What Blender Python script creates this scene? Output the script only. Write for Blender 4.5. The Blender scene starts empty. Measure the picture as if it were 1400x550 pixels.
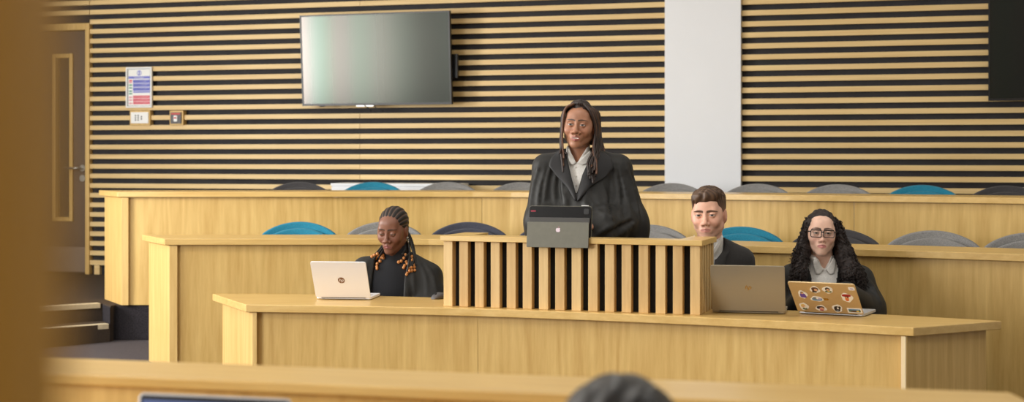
import bpy, bmesh, math, random
import numpy as np
from mathutils import Vector, Matrix

random.seed(7)
rng = np.random.default_rng(11)
SC = bpy.context.scene
COL = SC.collection
CAMZ = 1.425          # camera height
F = 2000.0            # focal length in pixels of the 1400 px wide frame
HY = 215.0            # horizon row

def PX(px, Y):        # world X of pixel column px at distance Y
    return (px - 700.0) / F * Y
def PZ(py, Y):
    return CAMZ - (py - HY) * Y / F

# ------------------------------------------------------------------ materials
MATS = {}
def new_mat(name):
    m = bpy.data.materials.new(name); m.use_nodes = True
    nt = m.node_tree
    b = nt.nodes['Principled BSDF']
    MATS[name] = m
    return m, nt, b

def lin(c):
    return tuple(((x/255.0)/12.92 if x <= 10 else (((x/255.0)+0.055)/1.055)**2.4) for x in c)

def plain(name, rgb, rough=0.5, metal=0.0, noise=0.0, nscale=60, spec=0.5, bump=0.0, sheen=0.0, coat=0.0):
    m, nt, b = new_mat(name)
    c = lin(rgb)
    b.inputs['Base Color'].default_value = (*c, 1)
    b.inputs['Roughness'].default_value = rough
    b.inputs['Metallic'].default_value = metal
    b.inputs['Specular IOR Level'].default_value = spec
    if sheen: b.inputs['Sheen Weight'].default_value = sheen
    if coat: b.inputs['Coat Weight'].default_value = coat
    if noise or bump:
        tc = nt.nodes.new('ShaderNodeTexCoord')
        n = nt.nodes.new('ShaderNodeTexNoise'); n.inputs['Scale'].default_value = nscale; n.inputs['Detail'].default_value = 5
        nt.links.new(tc.outputs['Object'], n.inputs['Vector'])
        if noise:
            mr = nt.nodes.new('ShaderNodeMapRange')
            mr.inputs['From Min'].default_value = 0.3; mr.inputs['From Max'].default_value = 0.7
            mr.inputs['To Min'].default_value = 1-noise; mr.inputs['To Max'].default_value = 1+noise
            nt.links.new(n.outputs['Fac'], mr.inputs['Value'])
            mx = nt.nodes.new('ShaderNodeVectorMath'); mx.operation = 'SCALE'
            mx.inputs[0].default_value = c
            nt.links.new(mr.outputs['Result'], mx.inputs['Scale'])
            nt.links.new(mx.outputs['Vector'], b.inputs['Base Color'])
        if bump:
            bp = nt.nodes.new('ShaderNodeBump'); bp.inputs['Strength'].default_value = bump; bp.inputs['Distance'].default_value = 0.004
            nt.links.new(n.outputs['Fac'], bp.inputs['Height'])
            nt.links.new(bp.outputs['Normal'], b.inputs['Normal'])
    return m

def oak(name, ca, cb, scale, rough=0.42, fine=0.75, rnd=0.0, rings=0.5, coat=0.0):
    """wood: streaks of stretched noise plus contour rings; scale = frequencies along x, y, z"""
    m, nt, b = new_mat(name)
    N, L = nt.nodes, nt.links
    tc = N.new('ShaderNodeTexCoord'); oi = N.new('ShaderNodeObjectInfo')
    off = N.new('ShaderNodeVectorMath'); off.operation = 'SCALE'; off.inputs[0].default_value = (7.1, 5.3, 9.7)
    L.new(oi.outputs['Random'], off.inputs['Scale'])
    add = N.new('ShaderNodeVectorMath'); add.operation = 'ADD'
    L.new(tc.outputs['Object'], add.inputs[0]); L.new(off.outputs['Vector'], add.inputs[1])
    mp = N.new('ShaderNodeMapping'); mp.inputs['Scale'].default_value = scale
    L.new(add.outputs['Vector'], mp.inputs['Vector'])
    n1 = N.new('ShaderNodeTexNoise'); n1.inputs['Scale'].default_value = 4.0; n1.inputs['Detail'].default_value = 6; n1.inputs['Roughness'].default_value = 0.65
    L.new(mp.outputs['Vector'], n1.inputs['Vector'])
    mp2 = N.new('ShaderNodeMapping'); mp2.inputs['Scale'].default_value = tuple(s*0.22 for s in scale)
    L.new(add.outputs['Vector'], mp2.inputs['Vector'])
    n2 = N.new('ShaderNodeTexNoise'); n2.inputs['Scale'].default_value = 1.6; n2.inputs['Detail'].default_value = 1.5
    L.new(mp2.outputs['Vector'], n2.inputs['Vector'])
    mu = N.new('ShaderNodeMath'); mu.operation = 'MULTIPLY'; mu.inputs[1].default_value = 26
    L.new(n2.outputs['Fac'], mu.inputs[0])
    pp = N.new('ShaderNodeMath'); pp.operation = 'PINGPONG'; pp.inputs[1].default_value = 1.0
    L.new(mu.outputs[0], pp.inputs[0])
    n3 = N.new('ShaderNodeTexNoise'); n3.inputs['Scale'].default_value = 0.7; n3.inputs['Detail'].default_value = 1
    L.new(mp2.outputs['Vector'], n3.inputs['Vector'])
    s1 = N.new('ShaderNodeMapRange'); s1.inputs['From Min'].default_value = 0.32; s1.inputs['From Max'].default_value = 0.68
    L.new(n1.outputs['Fac'], s1.inputs['Value'])
    a1 = N.new('ShaderNodeMath'); a1.operation = 'MULTIPLY'; a1.inputs[1].default_value = fine; L.new(s1.outputs['Result'], a1.inputs[0])
    a2 = N.new('ShaderNodeMath'); a2.operation = 'MULTIPLY_ADD'; a2.inputs[1].default_value = rings*0.5
    L.new(pp.outputs[0], a2.inputs[0]); L.new(a1.outputs[0], a2.inputs[2])
    a3 = N.new('ShaderNodeMath'); a3.operation = 'MULTIPLY_ADD'; a3.inputs[1].default_value = 0.5
    L.new(n3.outputs['Fac'], a3.inputs[0]); L.new(a2.outputs[0], a3.inputs[2])
    a4 = N.new('ShaderNodeMath'); a4.operation = 'MULTIPLY_ADD'; a4.inputs[1].default_value = rnd
    L.new(oi.outputs['Random'], a4.inputs[0]); L.new(a3.outputs[0], a4.inputs[2])
    rg = N.new('ShaderNodeMapRange'); rg.inputs['From Min'].default_value = 0.15; rg.inputs['From Max'].default_value = 0.15 + fine + rings*0.5 + 0.3 + rnd
    L.new(a4.outputs[0], rg.inputs['Value'])
    mix = N.new('ShaderNodeMix'); mix.data_type = 'RGBA'
    mix.inputs[6].default_value = (*lin(ca), 1); mix.inputs[7].default_value = (*lin(cb), 1)
    L.new(rg.outputs['Result'], mix.inputs[0]); L.new(mix.outputs[2], b.inputs['Base Color'])
    b.inputs['Roughness'].default_value = rough
    b.inputs['Coat Weight'].default_value = coat
    b.inputs['Coat Roughness'].default_value = 0.25
    return m

def fabric(name, ca, cb, nscale=430, rough=0.9, sheen=0.15):
    m, nt, b = new_mat(name)
    N, L = nt.nodes, nt.links
    tc = N.new('ShaderNodeTexCoord')
    n = N.new('ShaderNodeTexNoise'); n.inputs['Scale'].default_value = nscale; n.inputs['Detail'].default_value = 3
    L.new(tc.outputs['Object'], n.inputs['Vector'])
    mr = N.new('ShaderNodeMapRange'); mr.inputs['From Min'].default_value = 0.35; mr.inputs['From Max'].default_value = 0.65
    L.new(n.outputs['Fac'], mr.inputs['Value'])
    mix = N.new('ShaderNodeMix'); mix.data_type = 'RGBA'
    mix.inputs[6].default_value = (*lin(ca), 1); mix.inputs[7].default_value = (*lin(cb), 1)
    L.new(mr.outputs['Result'], mix.inputs[0]); L.new(mix.outputs[2], b.inputs['Base Color'])
    bp = N.new('ShaderNodeBump'); bp.inputs['Strength'].default_value = 0.25; bp.inputs['Distance'].default_value = 0.002
    L.new(n.outputs['Fac'], bp.inputs['Height']); L.new(bp.outputs['Normal'], b.inputs['Normal'])
    b.inputs['Roughness'].default_value = rough; b.inputs['Sheen Weight'].default_value = sheen
    return m

def skinmat(name, rough=0.5, spec=0.5, sss=0.04):
    """colour read from the mesh (skin, lips, brows, eyes)"""
    m, nt, b = new_mat(name)
    N, L = nt.nodes, nt.links
    at = N.new('ShaderNodeAttribute'); at.attribute_name = 'Col'
    tc = N.new('ShaderNodeTexCoord'); n = N.new('ShaderNodeTexNoise'); n.inputs['Scale'].default_value = 45; n.inputs['Detail'].default_value = 4
    L.new(tc.outputs['Object'], n.inputs['Vector'])
    mr = N.new('ShaderNodeMapRange'); mr.inputs['From Min'].default_value = 0.3; mr.inputs['From Max'].default_value = 0.7
    mr.inputs['To Min'].default_value = 0.93; mr.inputs['To Max'].default_value = 1.07
    L.new(n.outputs['Fac'], mr.inputs['Value'])
    sc = N.new('ShaderNodeVectorMath'); sc.operation = 'SCALE'
    L.new(at.outputs['Color'], sc.inputs[0]); L.new(mr.outputs['Result'], sc.inputs['Scale'])
    L.new(sc.outputs['Vector'], b.inputs['Base Color'])
    b.inputs['Roughness'].default_value = rough; b.inputs['Specular IOR Level'].default_value = spec
    b.inputs['Subsurface Weight'].default_value = sss; b.inputs['Subsurface Radius'].default_value = (0.01, 0.004, 0.002)
    b.inputs['Subsurface Scale'].default_value = 1.0
    return m

# the oaks (grain upright / along the row / slat wall / lectern slats)
OAK_A, OAK_B = (192, 152, 80), (226, 192, 120)
oak('oak_panel', OAK_A, OAK_B, (9, 9, 0.75), 0.45, rings=0.9)
oak('oak_top', (204, 164, 92), (230, 196, 128), (0.7, 9, 9), 0.33, coat=0.15)
oak('oak_end', (198, 158, 88), (228, 194, 126), (11, 11, 0.6), 0.45)
oak('oak_slat', (208, 174, 114), (236, 208, 152), (0.35, 2, 9.0), 0.5, fine=0.5, rings=0.15)
oak('oak_baton', (186, 144, 84), (238, 206, 146), (14, 14, 0.9), 0.5, fine=0.45, rnd=0.6, rings=0.2)
oak('oak_near', (184, 130, 42), (196, 144, 52), (6, 6, 0.6), 0.5)
oak('oak_edge', (240, 214, 165), (248, 226, 185), (9, 9, 0.8), 0.5)
plain('shadow_gap', (40, 34, 28), 0.8)  # even dark brown of the cabinet plinths
plain('backing_black', (40, 38, 40), 0.8, noise=0.25, nscale=8)
plain('screen_black', (20, 20, 22), 0.8)
plain('white_paint', (232, 234, 238), 0.6, noise=0.01, nscale=3)
plain('wall_paint', (214, 212, 206), 0.8, noise=0.02, nscale=2)
plain('dim_paint', (120, 116, 110), 0.9, noise=0.02, nscale=2)
plain('ceiling_paint', (225, 225, 222), 0.9, noise=0.01, nscale=2)
plain('carpet', (84, 78, 80), 0.95, noise=0.25, nscale=180, bump=0.3, spec=0.1)
plain('carpet_dark', (48, 45, 48), 0.95, noise=0.35, nscale=120, bump=0.3, spec=0.1)
plain('carpet_brown', (72, 62, 54), 0.95, noise=0.2, nscale=150, bump=0.3, spec=0.1)
plain('nosing', (205, 190, 160), 0.5, noise=0.08, nscale=50)
plain('door_veneer', (92, 74, 58), 0.5, noise=0.06, nscale=6)
plain('kick_plate', (128, 112, 98), 0.45, 0.2)
plain('steel', (190, 188, 182), 0.3, 0.9)
plain('dark_plastic', (22, 22, 24), 0.4)
plain('white_plastic', (236, 236, 234), 0.4)
plain('grey_plastic', (150, 152, 156), 0.45)
plain('cable', (18, 18, 18), 0.5)
plain('paper', (240, 240, 236), 0.7)
plain('notice_blue', (116, 122, 204), 0.7)
plain('notice_red', (222, 112, 126), 0.7)
plain('notice_green', (120, 170, 150), 0.7)
plain('notice_pink', (228, 170, 178), 0.7)
plain('plate_grey', (84, 82, 84), 0.5)
plain('signal_red', (200, 60, 54), 0.5)
fabric('fabric_teal', (16, 104, 132), (30, 136, 164))
fabric('fabric_grey', (104, 104, 104), (152, 150, 148))
fabric('fabric_navy', (46, 48, 60), (72, 74, 88))
fabric('fabric_black', (46, 44, 46), (66, 64, 66))
plain('chair_frame', (40, 40, 42), 0.4, 0.6)
fabric('gown_black', (18, 18, 17), (29, 28, 26), 300, 0.6, 0.03)
fabric('gown_facing', (20, 19, 22), (27, 26, 29), 300, 0.6, 0.05)
fabric('knit_black', (11, 12, 18), (18, 20, 28), 400, 0.9, 0.1)
fabric('suit_charcoal', (34, 33, 34), (48, 46, 46), 350, 0.85, 0.1)
fabric('trouser_black', (22, 22, 24), (32, 32, 34), 350, 0.85, 0.05)
fabric('shirt_white', (226, 224, 220), (240, 238, 234), 200, 0.8, 0.05)
plain('shirt_button', (235, 230, 222), 0.3)
plain('shoe_black', (18, 18, 18), 0.35)
skinmat('skin', 0.46)
skinmat('hair_painted', 0.5, 0.4, 0.0)
plain('hair_black', (24, 20, 19), 0.42, noise=0.3, nscale=90)
plain('hair_curly', (36, 25, 22), 0.6, noise=0.4, nscale=70)
plain('hair_twist', (48, 36, 32), 0.5, noise=0.45, nscale=40)
plain('hair_twist_tip', (96, 64, 46), 0.5, noise=0.4, nscale=60)
plain('bead_wood', (206, 138, 78), 0.35, noise=0.15, nscale=60)
plain('spectacle_black', (18, 17, 18), 0.25)
plain('silver_hoop', (210, 208, 204), 0.2, 1.0)
plain('laptop_white', (238, 237, 241), 0.38)
plain('laptop_champagne', (168, 156, 134), 0.42, 0.35)
plain('laptop_gold', (206, 178, 132), 0.4, 0.35)
plain('laptop_silver', (196, 196, 198), 0.4, 0.3)
plain('keycap', (200, 200, 200), 0.6)
plain('keycap_dark', (40, 40, 42), 0.6)
plain('logo_bronze', (128, 92, 70), 0.35, 0.4)
plain('logo_gold', (196, 160, 84), 0.25, 0.9)
plain('logo_pale', (246, 226, 236), 0.2, 0.2)
plain('logo_pink', (226, 150, 178), 0.2, 0.2)
plain('folio_grey', (112, 110, 98), 0.65, noise=0.06, nscale=40)
plain('folio_fold', (74, 72, 70), 0.7)
plain('tablet_back', (16, 15, 17), 0.22)
plain('camera_red', (150, 30, 52), 0.3)
for nm, c in dict(white=(244, 242, 238), purple=(104, 74, 168), brown=(96, 62, 50), dark=(38, 32, 38), skin=(226, 176, 140),
                  blue=(110, 150, 190), red=(170, 38, 44), orange=(222, 122, 66), green=(88, 112, 80), pink=(222, 150, 160),
                  yellow=(226, 196, 110), grey=(120, 130, 140), lilac=(190, 180, 220)).items():
    plain('sticker_'+nm, c, 0.4)

def glassmat(name, tint=(1, 1, 1), rough=0.02, trans=1.0):
    m, nt, b = new_mat(name)
    b.inputs['Base Color'].default_value = (*tint, 1)
    b.inputs['Transmission Weight'].default_value = trans; b.inputs['Roughness'].default_value = rough
    b.inputs['IOR'].default_value = 1.45
    return m
def thin_glass(name, tint, fac):
    m, nt, b = new_mat(name)
    N, L = nt.nodes, nt.links
    t = N.new('ShaderNodeBsdfTransparent'); t.inputs['Color'].default_value = (*tint, 1)
    g = N.new('ShaderNodeBsdfGlossy'); g.inputs['Roughness'].default_value = 0.03
    mx = N.new('ShaderNodeMixShader'); mx.inputs[0].default_value = fac
    L.new(t.outputs[0], mx.inputs[1]); L.new(g.outputs[0], mx.inputs[2])
    L.new(mx.outputs[0], N['Material Output'].inputs['Surface'])
    return m
thin_glass('lens_glass', (0.97, 0.97, 0.97), 0.06)
thin_glass('door_glass', (0.8, 0.78, 0.74), 0.15)
thin_glass('window_glass', (0.95, 0.97, 0.97), 0.05)
# television panel: dark, satin anti-glare film with a faint interference tint
m, nt, b = new_mat('tv_panel')
b.inputs['Base Color'].default_value = (0.012, 0.014, 0.014, 1)
b.inputs['Roughness'].default_value = 0.19
b.inputs['Specular IOR Level'].default_value = 0.62
b.inputs['Specular Tint'].default_value = (0.94, 1.0, 0.88, 1)
tc = nt.nodes.new('ShaderNodeTexCoord'); sx_ = nt.nodes.new('ShaderNodeSeparateXYZ'); nt.links.new(tc.outputs['Object'], sx_.inputs[0])
mr = nt.nodes.new('ShaderNodeMapRange'); mr.inputs['From Min'].default_value = -.62; mr.inputs['From Max'].default_value = .62
mr.inputs['To Min'].default_value = 1050; mr.inputs['To Max'].default_value = 1750
nt.links.new(sx_.outputs['X'], mr.inputs['Value']); nt.links.new(mr.outputs['Result'], b.inputs['Thin Film Thickness'])
b.inputs['Thin Film IOR'].default_value = 1.4965
def emit(name, col, s):
    m, nt, b = new_mat(name)
    b.inputs['Base Color'].default_value = (0, 0, 0, 1)
    b.inputs['Emission Color'].default_value = (*col, 1); b.inputs['Emission Strength'].default_value = s
    return m
emit('lit_screen', lin((92, 112, 168)), 0.9)
emit('lamp_diffuser', (1.0, 0.95, 0.86), 6.0)

# ------------------------------------------------------------------ object helpers
class MB:
    """collects vertices and faces; build() links them as one mesh object"""
    def __init__(s):
        s.v, s.f, s.mi = [], [], []
    def add(s, verts, faces, mi=0):
        o = len(s.v)
        s.v += [tuple(map(float, p)) for p in verts]
        s.f += [tuple(o+i for i in f) for f in faces]
        s.mi += [mi]*len(faces)
        return s
    def box(s, x0, x1, y0, y1, z0, z1, mi=0):
        v = [(x0,y0,z0),(x1,y0,z0),(x1,y1,z0),(x0,y1,z0),(x0,y0,z1),(x1,y0,z1),(x1,y1,z1),(x0,y1,z1)]
        return s.add(v, [(0,3,2,1),(4,5,6,7),(0,1,5,4),(1,2,6,5),(2,3,7,6),(3,0,4,7)], mi)
    def hexa(s, bot, top, mi=0):
        n = len(bot)
        fs = [tuple(reversed(range(n))), tuple(range(n, 2*n))] + [(i, (i+1) % n, n+(i+1) % n, n+i) for i in range(n)]
        return s.add(list(bot)+list(top), fs, mi)
    def prism(s, poly, z0, z1, mi=0):           # poly counter-clockwise in x, y
        return s.hexa([(x, y, z0) for x, y in poly], [(x, y, z1) for x, y in poly], mi)
    def prism_xz(s, poly, y0, y1, mi=0):        # outline in x, z (counter-clockwise seen from -y), y0 the near face
        return s.hexa([(x, y1, z) for x, z in reversed(poly)], [(x, y0, z) for x, z in reversed(poly)], mi)
    def tube(s, pts, r, n=8, mi=0, cap=True):
        P = np.array(pts, float); m = len(P)
        R = np.full(m, r, float) if np.isscalar(r) else np.array(r, float)
        T = np.gradient(P, axis=0); T /= (np.linalg.norm(T, axis=1)[:, None] + 1e-12)
        up = np.array([0.31, 0.2, 0.93]); vs = []
        A = np.cross(T[0], up); A /= np.linalg.norm(A) + 1e-12
        for i in range(m):
            A = A - T[i]*A.dot(T[i]); A /= np.linalg.norm(A) + 1e-12
            B = np.cross(T[i], A)
            for k in range(n):
                a = 2*math.pi*k/n
                vs.append(P[i] + R[i]*(math.cos(a)*A + math.sin(a)*B))
        fs = [(i*n+k, i*n+(k+1) % n, (i+1)*n+(k+1) % n, (i+1)*n+k) for i in range(m-1) for k in range(n)]
        if cap: fs += [tuple(reversed(range(n))), tuple((m-1)*n+k for k in range(n))]
        return s.add(vs, fs, mi)
    def ball(s, c, r, mi=0, nu=12, nv=8):
        rx, ry, rz = (r, r, r) if np.isscalar(r) else r
        vs = [(c[0], c[1], c[2]+rz)]
        for j in range(1, nv):
            t = math.pi*j/nv
            for i in range(nu):
                a = 2*math.pi*i/nu
                vs.append((c[0]+rx*math.sin(t)*math.cos(a), c[1]+ry*math.sin(t)*math.sin(a), c[2]+rz*math.cos(t)))
        vs.append((c[0], c[1], c[2]-rz))
        fs = [(0, 1+i, 1+(i+1) % nu) for i in range(nu)]
        for j in range(nv-2):
            fs += [(1+j*nu+i, 1+(j+1)*nu+i, 1+(j+1)*nu+(i+1) % nu, 1+j*nu+(i+1) % nu) for i in range(nu)]
        L_ = len(vs)-1; o = 1+(nv-2)*nu
        fs += [(L_, o+(i+1) % nu, o+i) for i in range(nu)]
        return s.add(vs, fs, mi)
    def lathe(s, prof, n=20, c=(0, 0), mi=0):   # prof: (radius, z) from bottom to top
        vs = [(c[0]+r*math.cos(2*math.pi*k/n), c[1]+r*math.sin(2*math.pi*k/n), z) for r, z in prof for k in range(n)]
        m = len(prof)
        fs = [(i*n+k, i*n+(k+1) % n, (i+1)*n+(k+1) % n, (i+1)*n+k) for i in range(m-1) for k in range(n)]
        fs += [tuple(reversed(range(n))), tuple((m-1)*n+k for k in range(n))]
        return s.add(vs, fs, mi)
    def sheet(s, grid, thick, mi=0):            # grid[i][j] points; thickened along its normals (away from -y side)
        G = np.array(grid, float); a, b_ = G.shape[:2]
        du = np.gradient(G, axis=0); dv = np.gradient(G, axis=1)
        nn = np.cross(du, dv); nn /= (np.linalg.norm(nn, axis=2)[..., None] + 1e-12)
        if nn[..., 1].mean() > 0: nn = -nn; flip = True
        else: flip = False
        top = (G + nn*thick/2).reshape(-1, 3); bot = (G - nn*thick/2).reshape(-1, 3)
        o = a*b_; fs = []
        for i in range(a-1):
            for j in range(b_-1):
                q = (i*b_+j, (i+1)*b_+j, (i+1)*b_+j+1, i*b_+j+1)
                q2 = tuple(o+k for k in reversed(q))
                if flip: q, q2 = tuple(reversed(q)), tuple(reversed(q2))
                fs += [q, q2]
        ring = [i*b_ for i in range(a)] + [(a-1)*b_+j for j in range(1, b_)] + [i*b_+b_-1 for i in range(a-2, -1, -1)] + [j for j in range(b_-2, 0, -1)]
        for k in range(len(ring)):
            p, q = ring[k], ring[(k+1) % len(ring)]
            fs.append((p, q, o+q, o+p) if flip else (q, p, o+p, o+q))
        return s.add(np.vstack([top, bot]), fs, mi)
    def build(s, name, mats, parent=None, smooth=False, bevel=0.0, loc=None, rot=None, fix=False):
        me = bpy.data.meshes.new(name); me.from_pydata(s.v, [], s.f)
        ms = mats if isinstance(mats, (list, tuple)) else [mats]
        for x in ms: me.materials.append(MATS[x])
        if len(ms) > 1: me.polygons.foreach_set('material_index', s.mi)
        me.polygons.foreach_set('use_smooth', [smooth]*len(me.polygons))
        me.update()
        if fix:
            bm = bmesh.new(); bm.from_mesh(me); bmesh.ops.recalc_face_normals(bm, faces=bm.faces); bm.to_mesh(me); bm.free()
        o = bpy.data.objects.new(name, me); COL.objects.link(o)
        if parent: o.parent = parent
        if loc is not None: o.location = loc
        if rot is not None: o.rotation_euler = rot
        if bevel:
            b_ = o.modifiers.new('edge', 'BEVEL'); b_.width = bevel; b_.segments = 2; b_.limit_method = 'ANGLE'; b_.angle_limit = 0.7
        return o

def thing(name, label, cat, loc=(0, 0, 0), rz=0.0, group=None):
    o = bpy.data.objects.new(name, None); COL.objects.link(o)
    o.empty_display_size = 0.1
    o.location = loc; o.rotation_euler = (0, 0, rz)
    o['label'] = label; o['category'] = cat
    if group: o['group'] = group
    return o
def tag(o, label, cat, group=None):
    o['label'] = label; o['category'] = cat
    if group: o['group'] = group
    return o
def struct(o, label=None):
    o['kind'] = 'structure'
    if label: o['label'] = label
    return o
def copy_tree(o, parent=None):
    c = o.copy(); COL.objects.link(c)
    if parent: c.parent = parent
    for ch in list(o.children): copy_tree(ch, c)
    return c
def text_mesh(body, size, shear=0.0, extrude=0.0005):
    cu = bpy.data.curves.new('lettering', 'FONT'); cu.body = body; cu.size = size; cu.shear = shear; cu.extrude = extrude
    cu.align_x = 'CENTER'; cu.align_y = 'CENTER'; cu.resolution_u = 4
    o = bpy.data.objects.new('lettering', cu); COL.objects.link(o)
    dg = bpy.context.evaluated_depsgraph_get()
    me = bpy.data.meshes.new_from_object(o.evaluated_get(dg))
    vs = [tuple(v.co) for v in me.vertices]; fs = [tuple(p.vertices) for p in me.polygons]
    bpy.data.objects.remove(o); bpy.data.curves.remove(cu); bpy.data.meshes.remove(me)
    return vs, fs
def add_text(mb, body, size, at, mi=0, shear=0.0):     # upright text in the x, z plane facing -y
    vs, fs = text_mesh(body, size, shear)
    mb.add([(at[0]+x, at[1]-z, at[2]+y) for x, y, z in vs], fs, mi)

def resample(pts, n):
    P = np.array(pts, float)
    d = np.r_[0, np.cumsum(np.linalg.norm(np.diff(P, axis=0), axis=1))]
    t = np.linspace(0, d[-1], n)
    return np.stack([np.interp(t, d, P[:, k]) for k in range(P.shape[1])], 1)
def smooth_curve(pts, n):
    """Catmull-Rom through the points, evenly resampled"""
    P = np.array(pts, float); Q = np.vstack([2*P[0]-P[1], P, 2*P[-1]-P[-2]]); out = []
    for i in range(1, len(Q)-2):
        for t in np.linspace(0, 1, 24, endpoint=False):
            a, b_, c, d = Q[i-1], Q[i], Q[i+1], Q[i+2]
            out.append(0.5*((2*b_) + (-a+c)*t + (2*a-5*b_+4*c-d)*t*t + (-a+3*b_-3*c+d)*t**3))
    out.append(P[-1])
    return resample(out, n)
# ------------------------------------------------------------------ the setting
R = math.radians
WU = Vector((0.9578, -0.2873, 0.0)); WRZ = math.atan2(-0.2873, 0.9578)
def wall_s(px, d=0.0):                       # distance along the slatted wall seen at column px, on a plane d in front of it
    t = (px-700)/F; Z = (11.0 - d*1.044)/(1+0.3*t)
    X = t*Z
    P = Vector((X, Z, 0)) - Vector((0, 11.0, 0))
    return P.dot(WU)
def wall_Y(px, d=0.0):
    t = (px-700)/F; return (11.0 - d*1.044)/(1+0.3*t)
def wall_loc(s, d=0.0, z=0.0):
    return (s*WU.x - d*0.2873, 11.0 + s*WU.y - d*0.9578, z)

XL, XR, YB, ZC = -5.4, 5.2, -2.6, 3.6
def row(pts, n=28): return smooth_curve(pts, n)
# measured plan of the three desk rows (front edge, back edge)
R1F = row([(PX(p, 1440/(y-HY)), 1440/(y-HY)) for p, y in [(336,427.0),(450,428.7),(560,430.6),(653,433.0),(750,436.4),(850,440.4),(950,444.8),(1050,449.5),(1150,454.7),(1249,460.2)]])
R1B = row([(-1.501,7.33),(-.98,7.29),(-.356,7.13),(.45,6.87),(1.10,6.60),(1.60,6.375),(2.047,6.116)])
R2F = row([(-1.935,8.146),(-1.2,8.15),(-.387,8.13),(.42,7.87),(1.237,7.49),(1.8,7.19),(2.4,6.853),(3.3,6.32)])
R2B = row([(-2.17,8.58),(-1.2,8.59),(-.30,8.57),(.55,8.30),(1.30,7.91),(1.90,7.62),(2.56,7.27),(3.55,6.70)])
R3F = row([(-2.565,9.51),(-1.4,9.515),(-.19,9.48),(.77,9.12),(1.72,8.66),(2.28,8.38),(2.83,8.09),(3.9,7.50)])
R3B = row([(-2.81,9.95),(-1.4,9.96),(-.1,9.92),(.95,9.55),(1.92,9.09),(2.5,8.80),(3.05,8.52),(4.15,7.92)])

def inset(Fp, Bp, d, ends=0.0):
    v = Bp-Fp; L_ = np.linalg.norm(v, axis=1)[:, None]
    return Fp + v/L_*d
# floors: the well, then two raised tiers and a half step in the aisle
fl = MB().box(XL, XR, YB, 13.0, -0.1, 0.0); struct(fl.build('floor', 'carpet'))
P2 = [tuple(p) for p in inset(R2F, R2B, .07)]
poly = [(XL, 6.2), (-2.6, 7.75)] + P2 + [(XR, 5.2), (XR, 9.9), (XL, 13.0)]
struct(MB().prism(poly, 0.0, 0.23).build('floor', 'carpet'))
P3 = [tuple(p) for p in inset(R3F, R3B, .05)]
poly = [(XL, 7.76), (-3.04, 9.41), (-2.70, 9.65), (-2.60, 9.475)] + P3 + [(XR, 6.79), (XR, 9.9), (XL, 13.0)]
struct(MB().prism(poly, 0.23, 0.46).build('floor', 'carpet_brown'))
riser = MB()
for a, b in [((-2.70,9.648),(-2.602,9.472))] + list(zip([(-2.602,9.472)]+P3[:-1], P3)):
    riser.hexa([(a[0],a[1]-.004,.232),(b[0],b[1]-.004,.232),(b[0],b[1]+.001,.232),(a[0],a[1]+.001,.232)],
               [(a[0],a[1]-.004,.452),(b[0],b[1]-.004,.452),(b[0],b[1]+.001,.452),(a[0],a[1]+.001,.452)])
struct(riser.build('baseboard_tier', 'carpet_dark'))
struct(MB().prism([(XL,7.40),(-2.93,9.15),(-2.60,9.46),(-2.70,9.645),(-3.04,9.405),(XL,7.755)], 0.23, 0.345).build('floor', 'carpet_brown'))
def nosing(a, b, z, n):
    a, b = np.array(a), np.array(b); u = (b-a)/np.linalg.norm(b-a); nrm = np.array((u[1], -u[0]))
    if nrm[1] > 0: nrm = -nrm
    q = [a+nrm*.012, b+nrm*.012, b-nrm*.05, a-nrm*.05]
    if (q[1]-q[0])[0]*(q[2]-q[1])[1]-(q[1]-q[0])[1]*(q[2]-q[1])[0] < 0: q = q[::-1]
    struct(MB().prism([tuple(p) for p in q], z-.03, z+.003).build('trim_%d' % n, 'nosing', bevel=.003))
nosing((XL,7.76), (-2.715,9.64), .46, 1)
nosing((XL,7.40), (-2.61,9.455), .345, 2)
# shell
struct(MB().box(XL, XR, YB, 13.0, ZC, ZC+.1).build('ceiling', 'ceiling_paint'))
struct(MB().box(XR, XR+.1, YB, 13.0, 0, ZC).build('wall_right', 'wall_paint'))
struct(MB().box(XL, XR, YB-.1, YB, 0, ZC).build('wall_front', 'dim_paint'))
wl = MB()                                    # left wall with three window openings
WIN = [(7.2, 8.5, 1.15, 2.75), (5.75, 7.1, 1.15, 2.75), (0.6, 3.8, 1.0, 2.9)]  # middle opening is added, to widen the pale reflection in the television
ys = [YB, 0.6, 3.8, 5.75, 7.1, 7.2, 8.5, 13.0]
wl.box(XL-.15, XL, ys[0], ys[1], 0, ZC); wl.box(XL-.15, XL, ys[2], ys[3], 0, ZC); wl.box(XL-.15, XL, ys[4], ys[5], 0, ZC); wl.box(XL-.15, XL, ys[6], ys[7], 0, ZC)
for y0, y1, z0, z1 in WIN:
    wl.box(XL-.15, XL, y0, y1, 0, z0); wl.box(XL-.15, XL, y0, y1, z1, ZC)
struct(wl.build('wall_left', 'wall_paint'))
for i, (y0, y1, z0, z1) in enumerate(WIN):
    g = struct(MB().box(XL-.09, XL-.084, y0+.04, y1-.04, z0+.04, z1-.04).build('window_%d' % (i+1), 'window_glass'))
    fr = MB()
    for a in (y0, y1-.045): fr.box(XL-.12, XL-.06, a, a+.045, z0, z1)
    for a in (z0, z1-.045): fr.box(XL-.12, XL-.06, y0+.045, y1-.045, a, a+.045)
    fr.build('window_frame', 'white_plastic', g)
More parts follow.
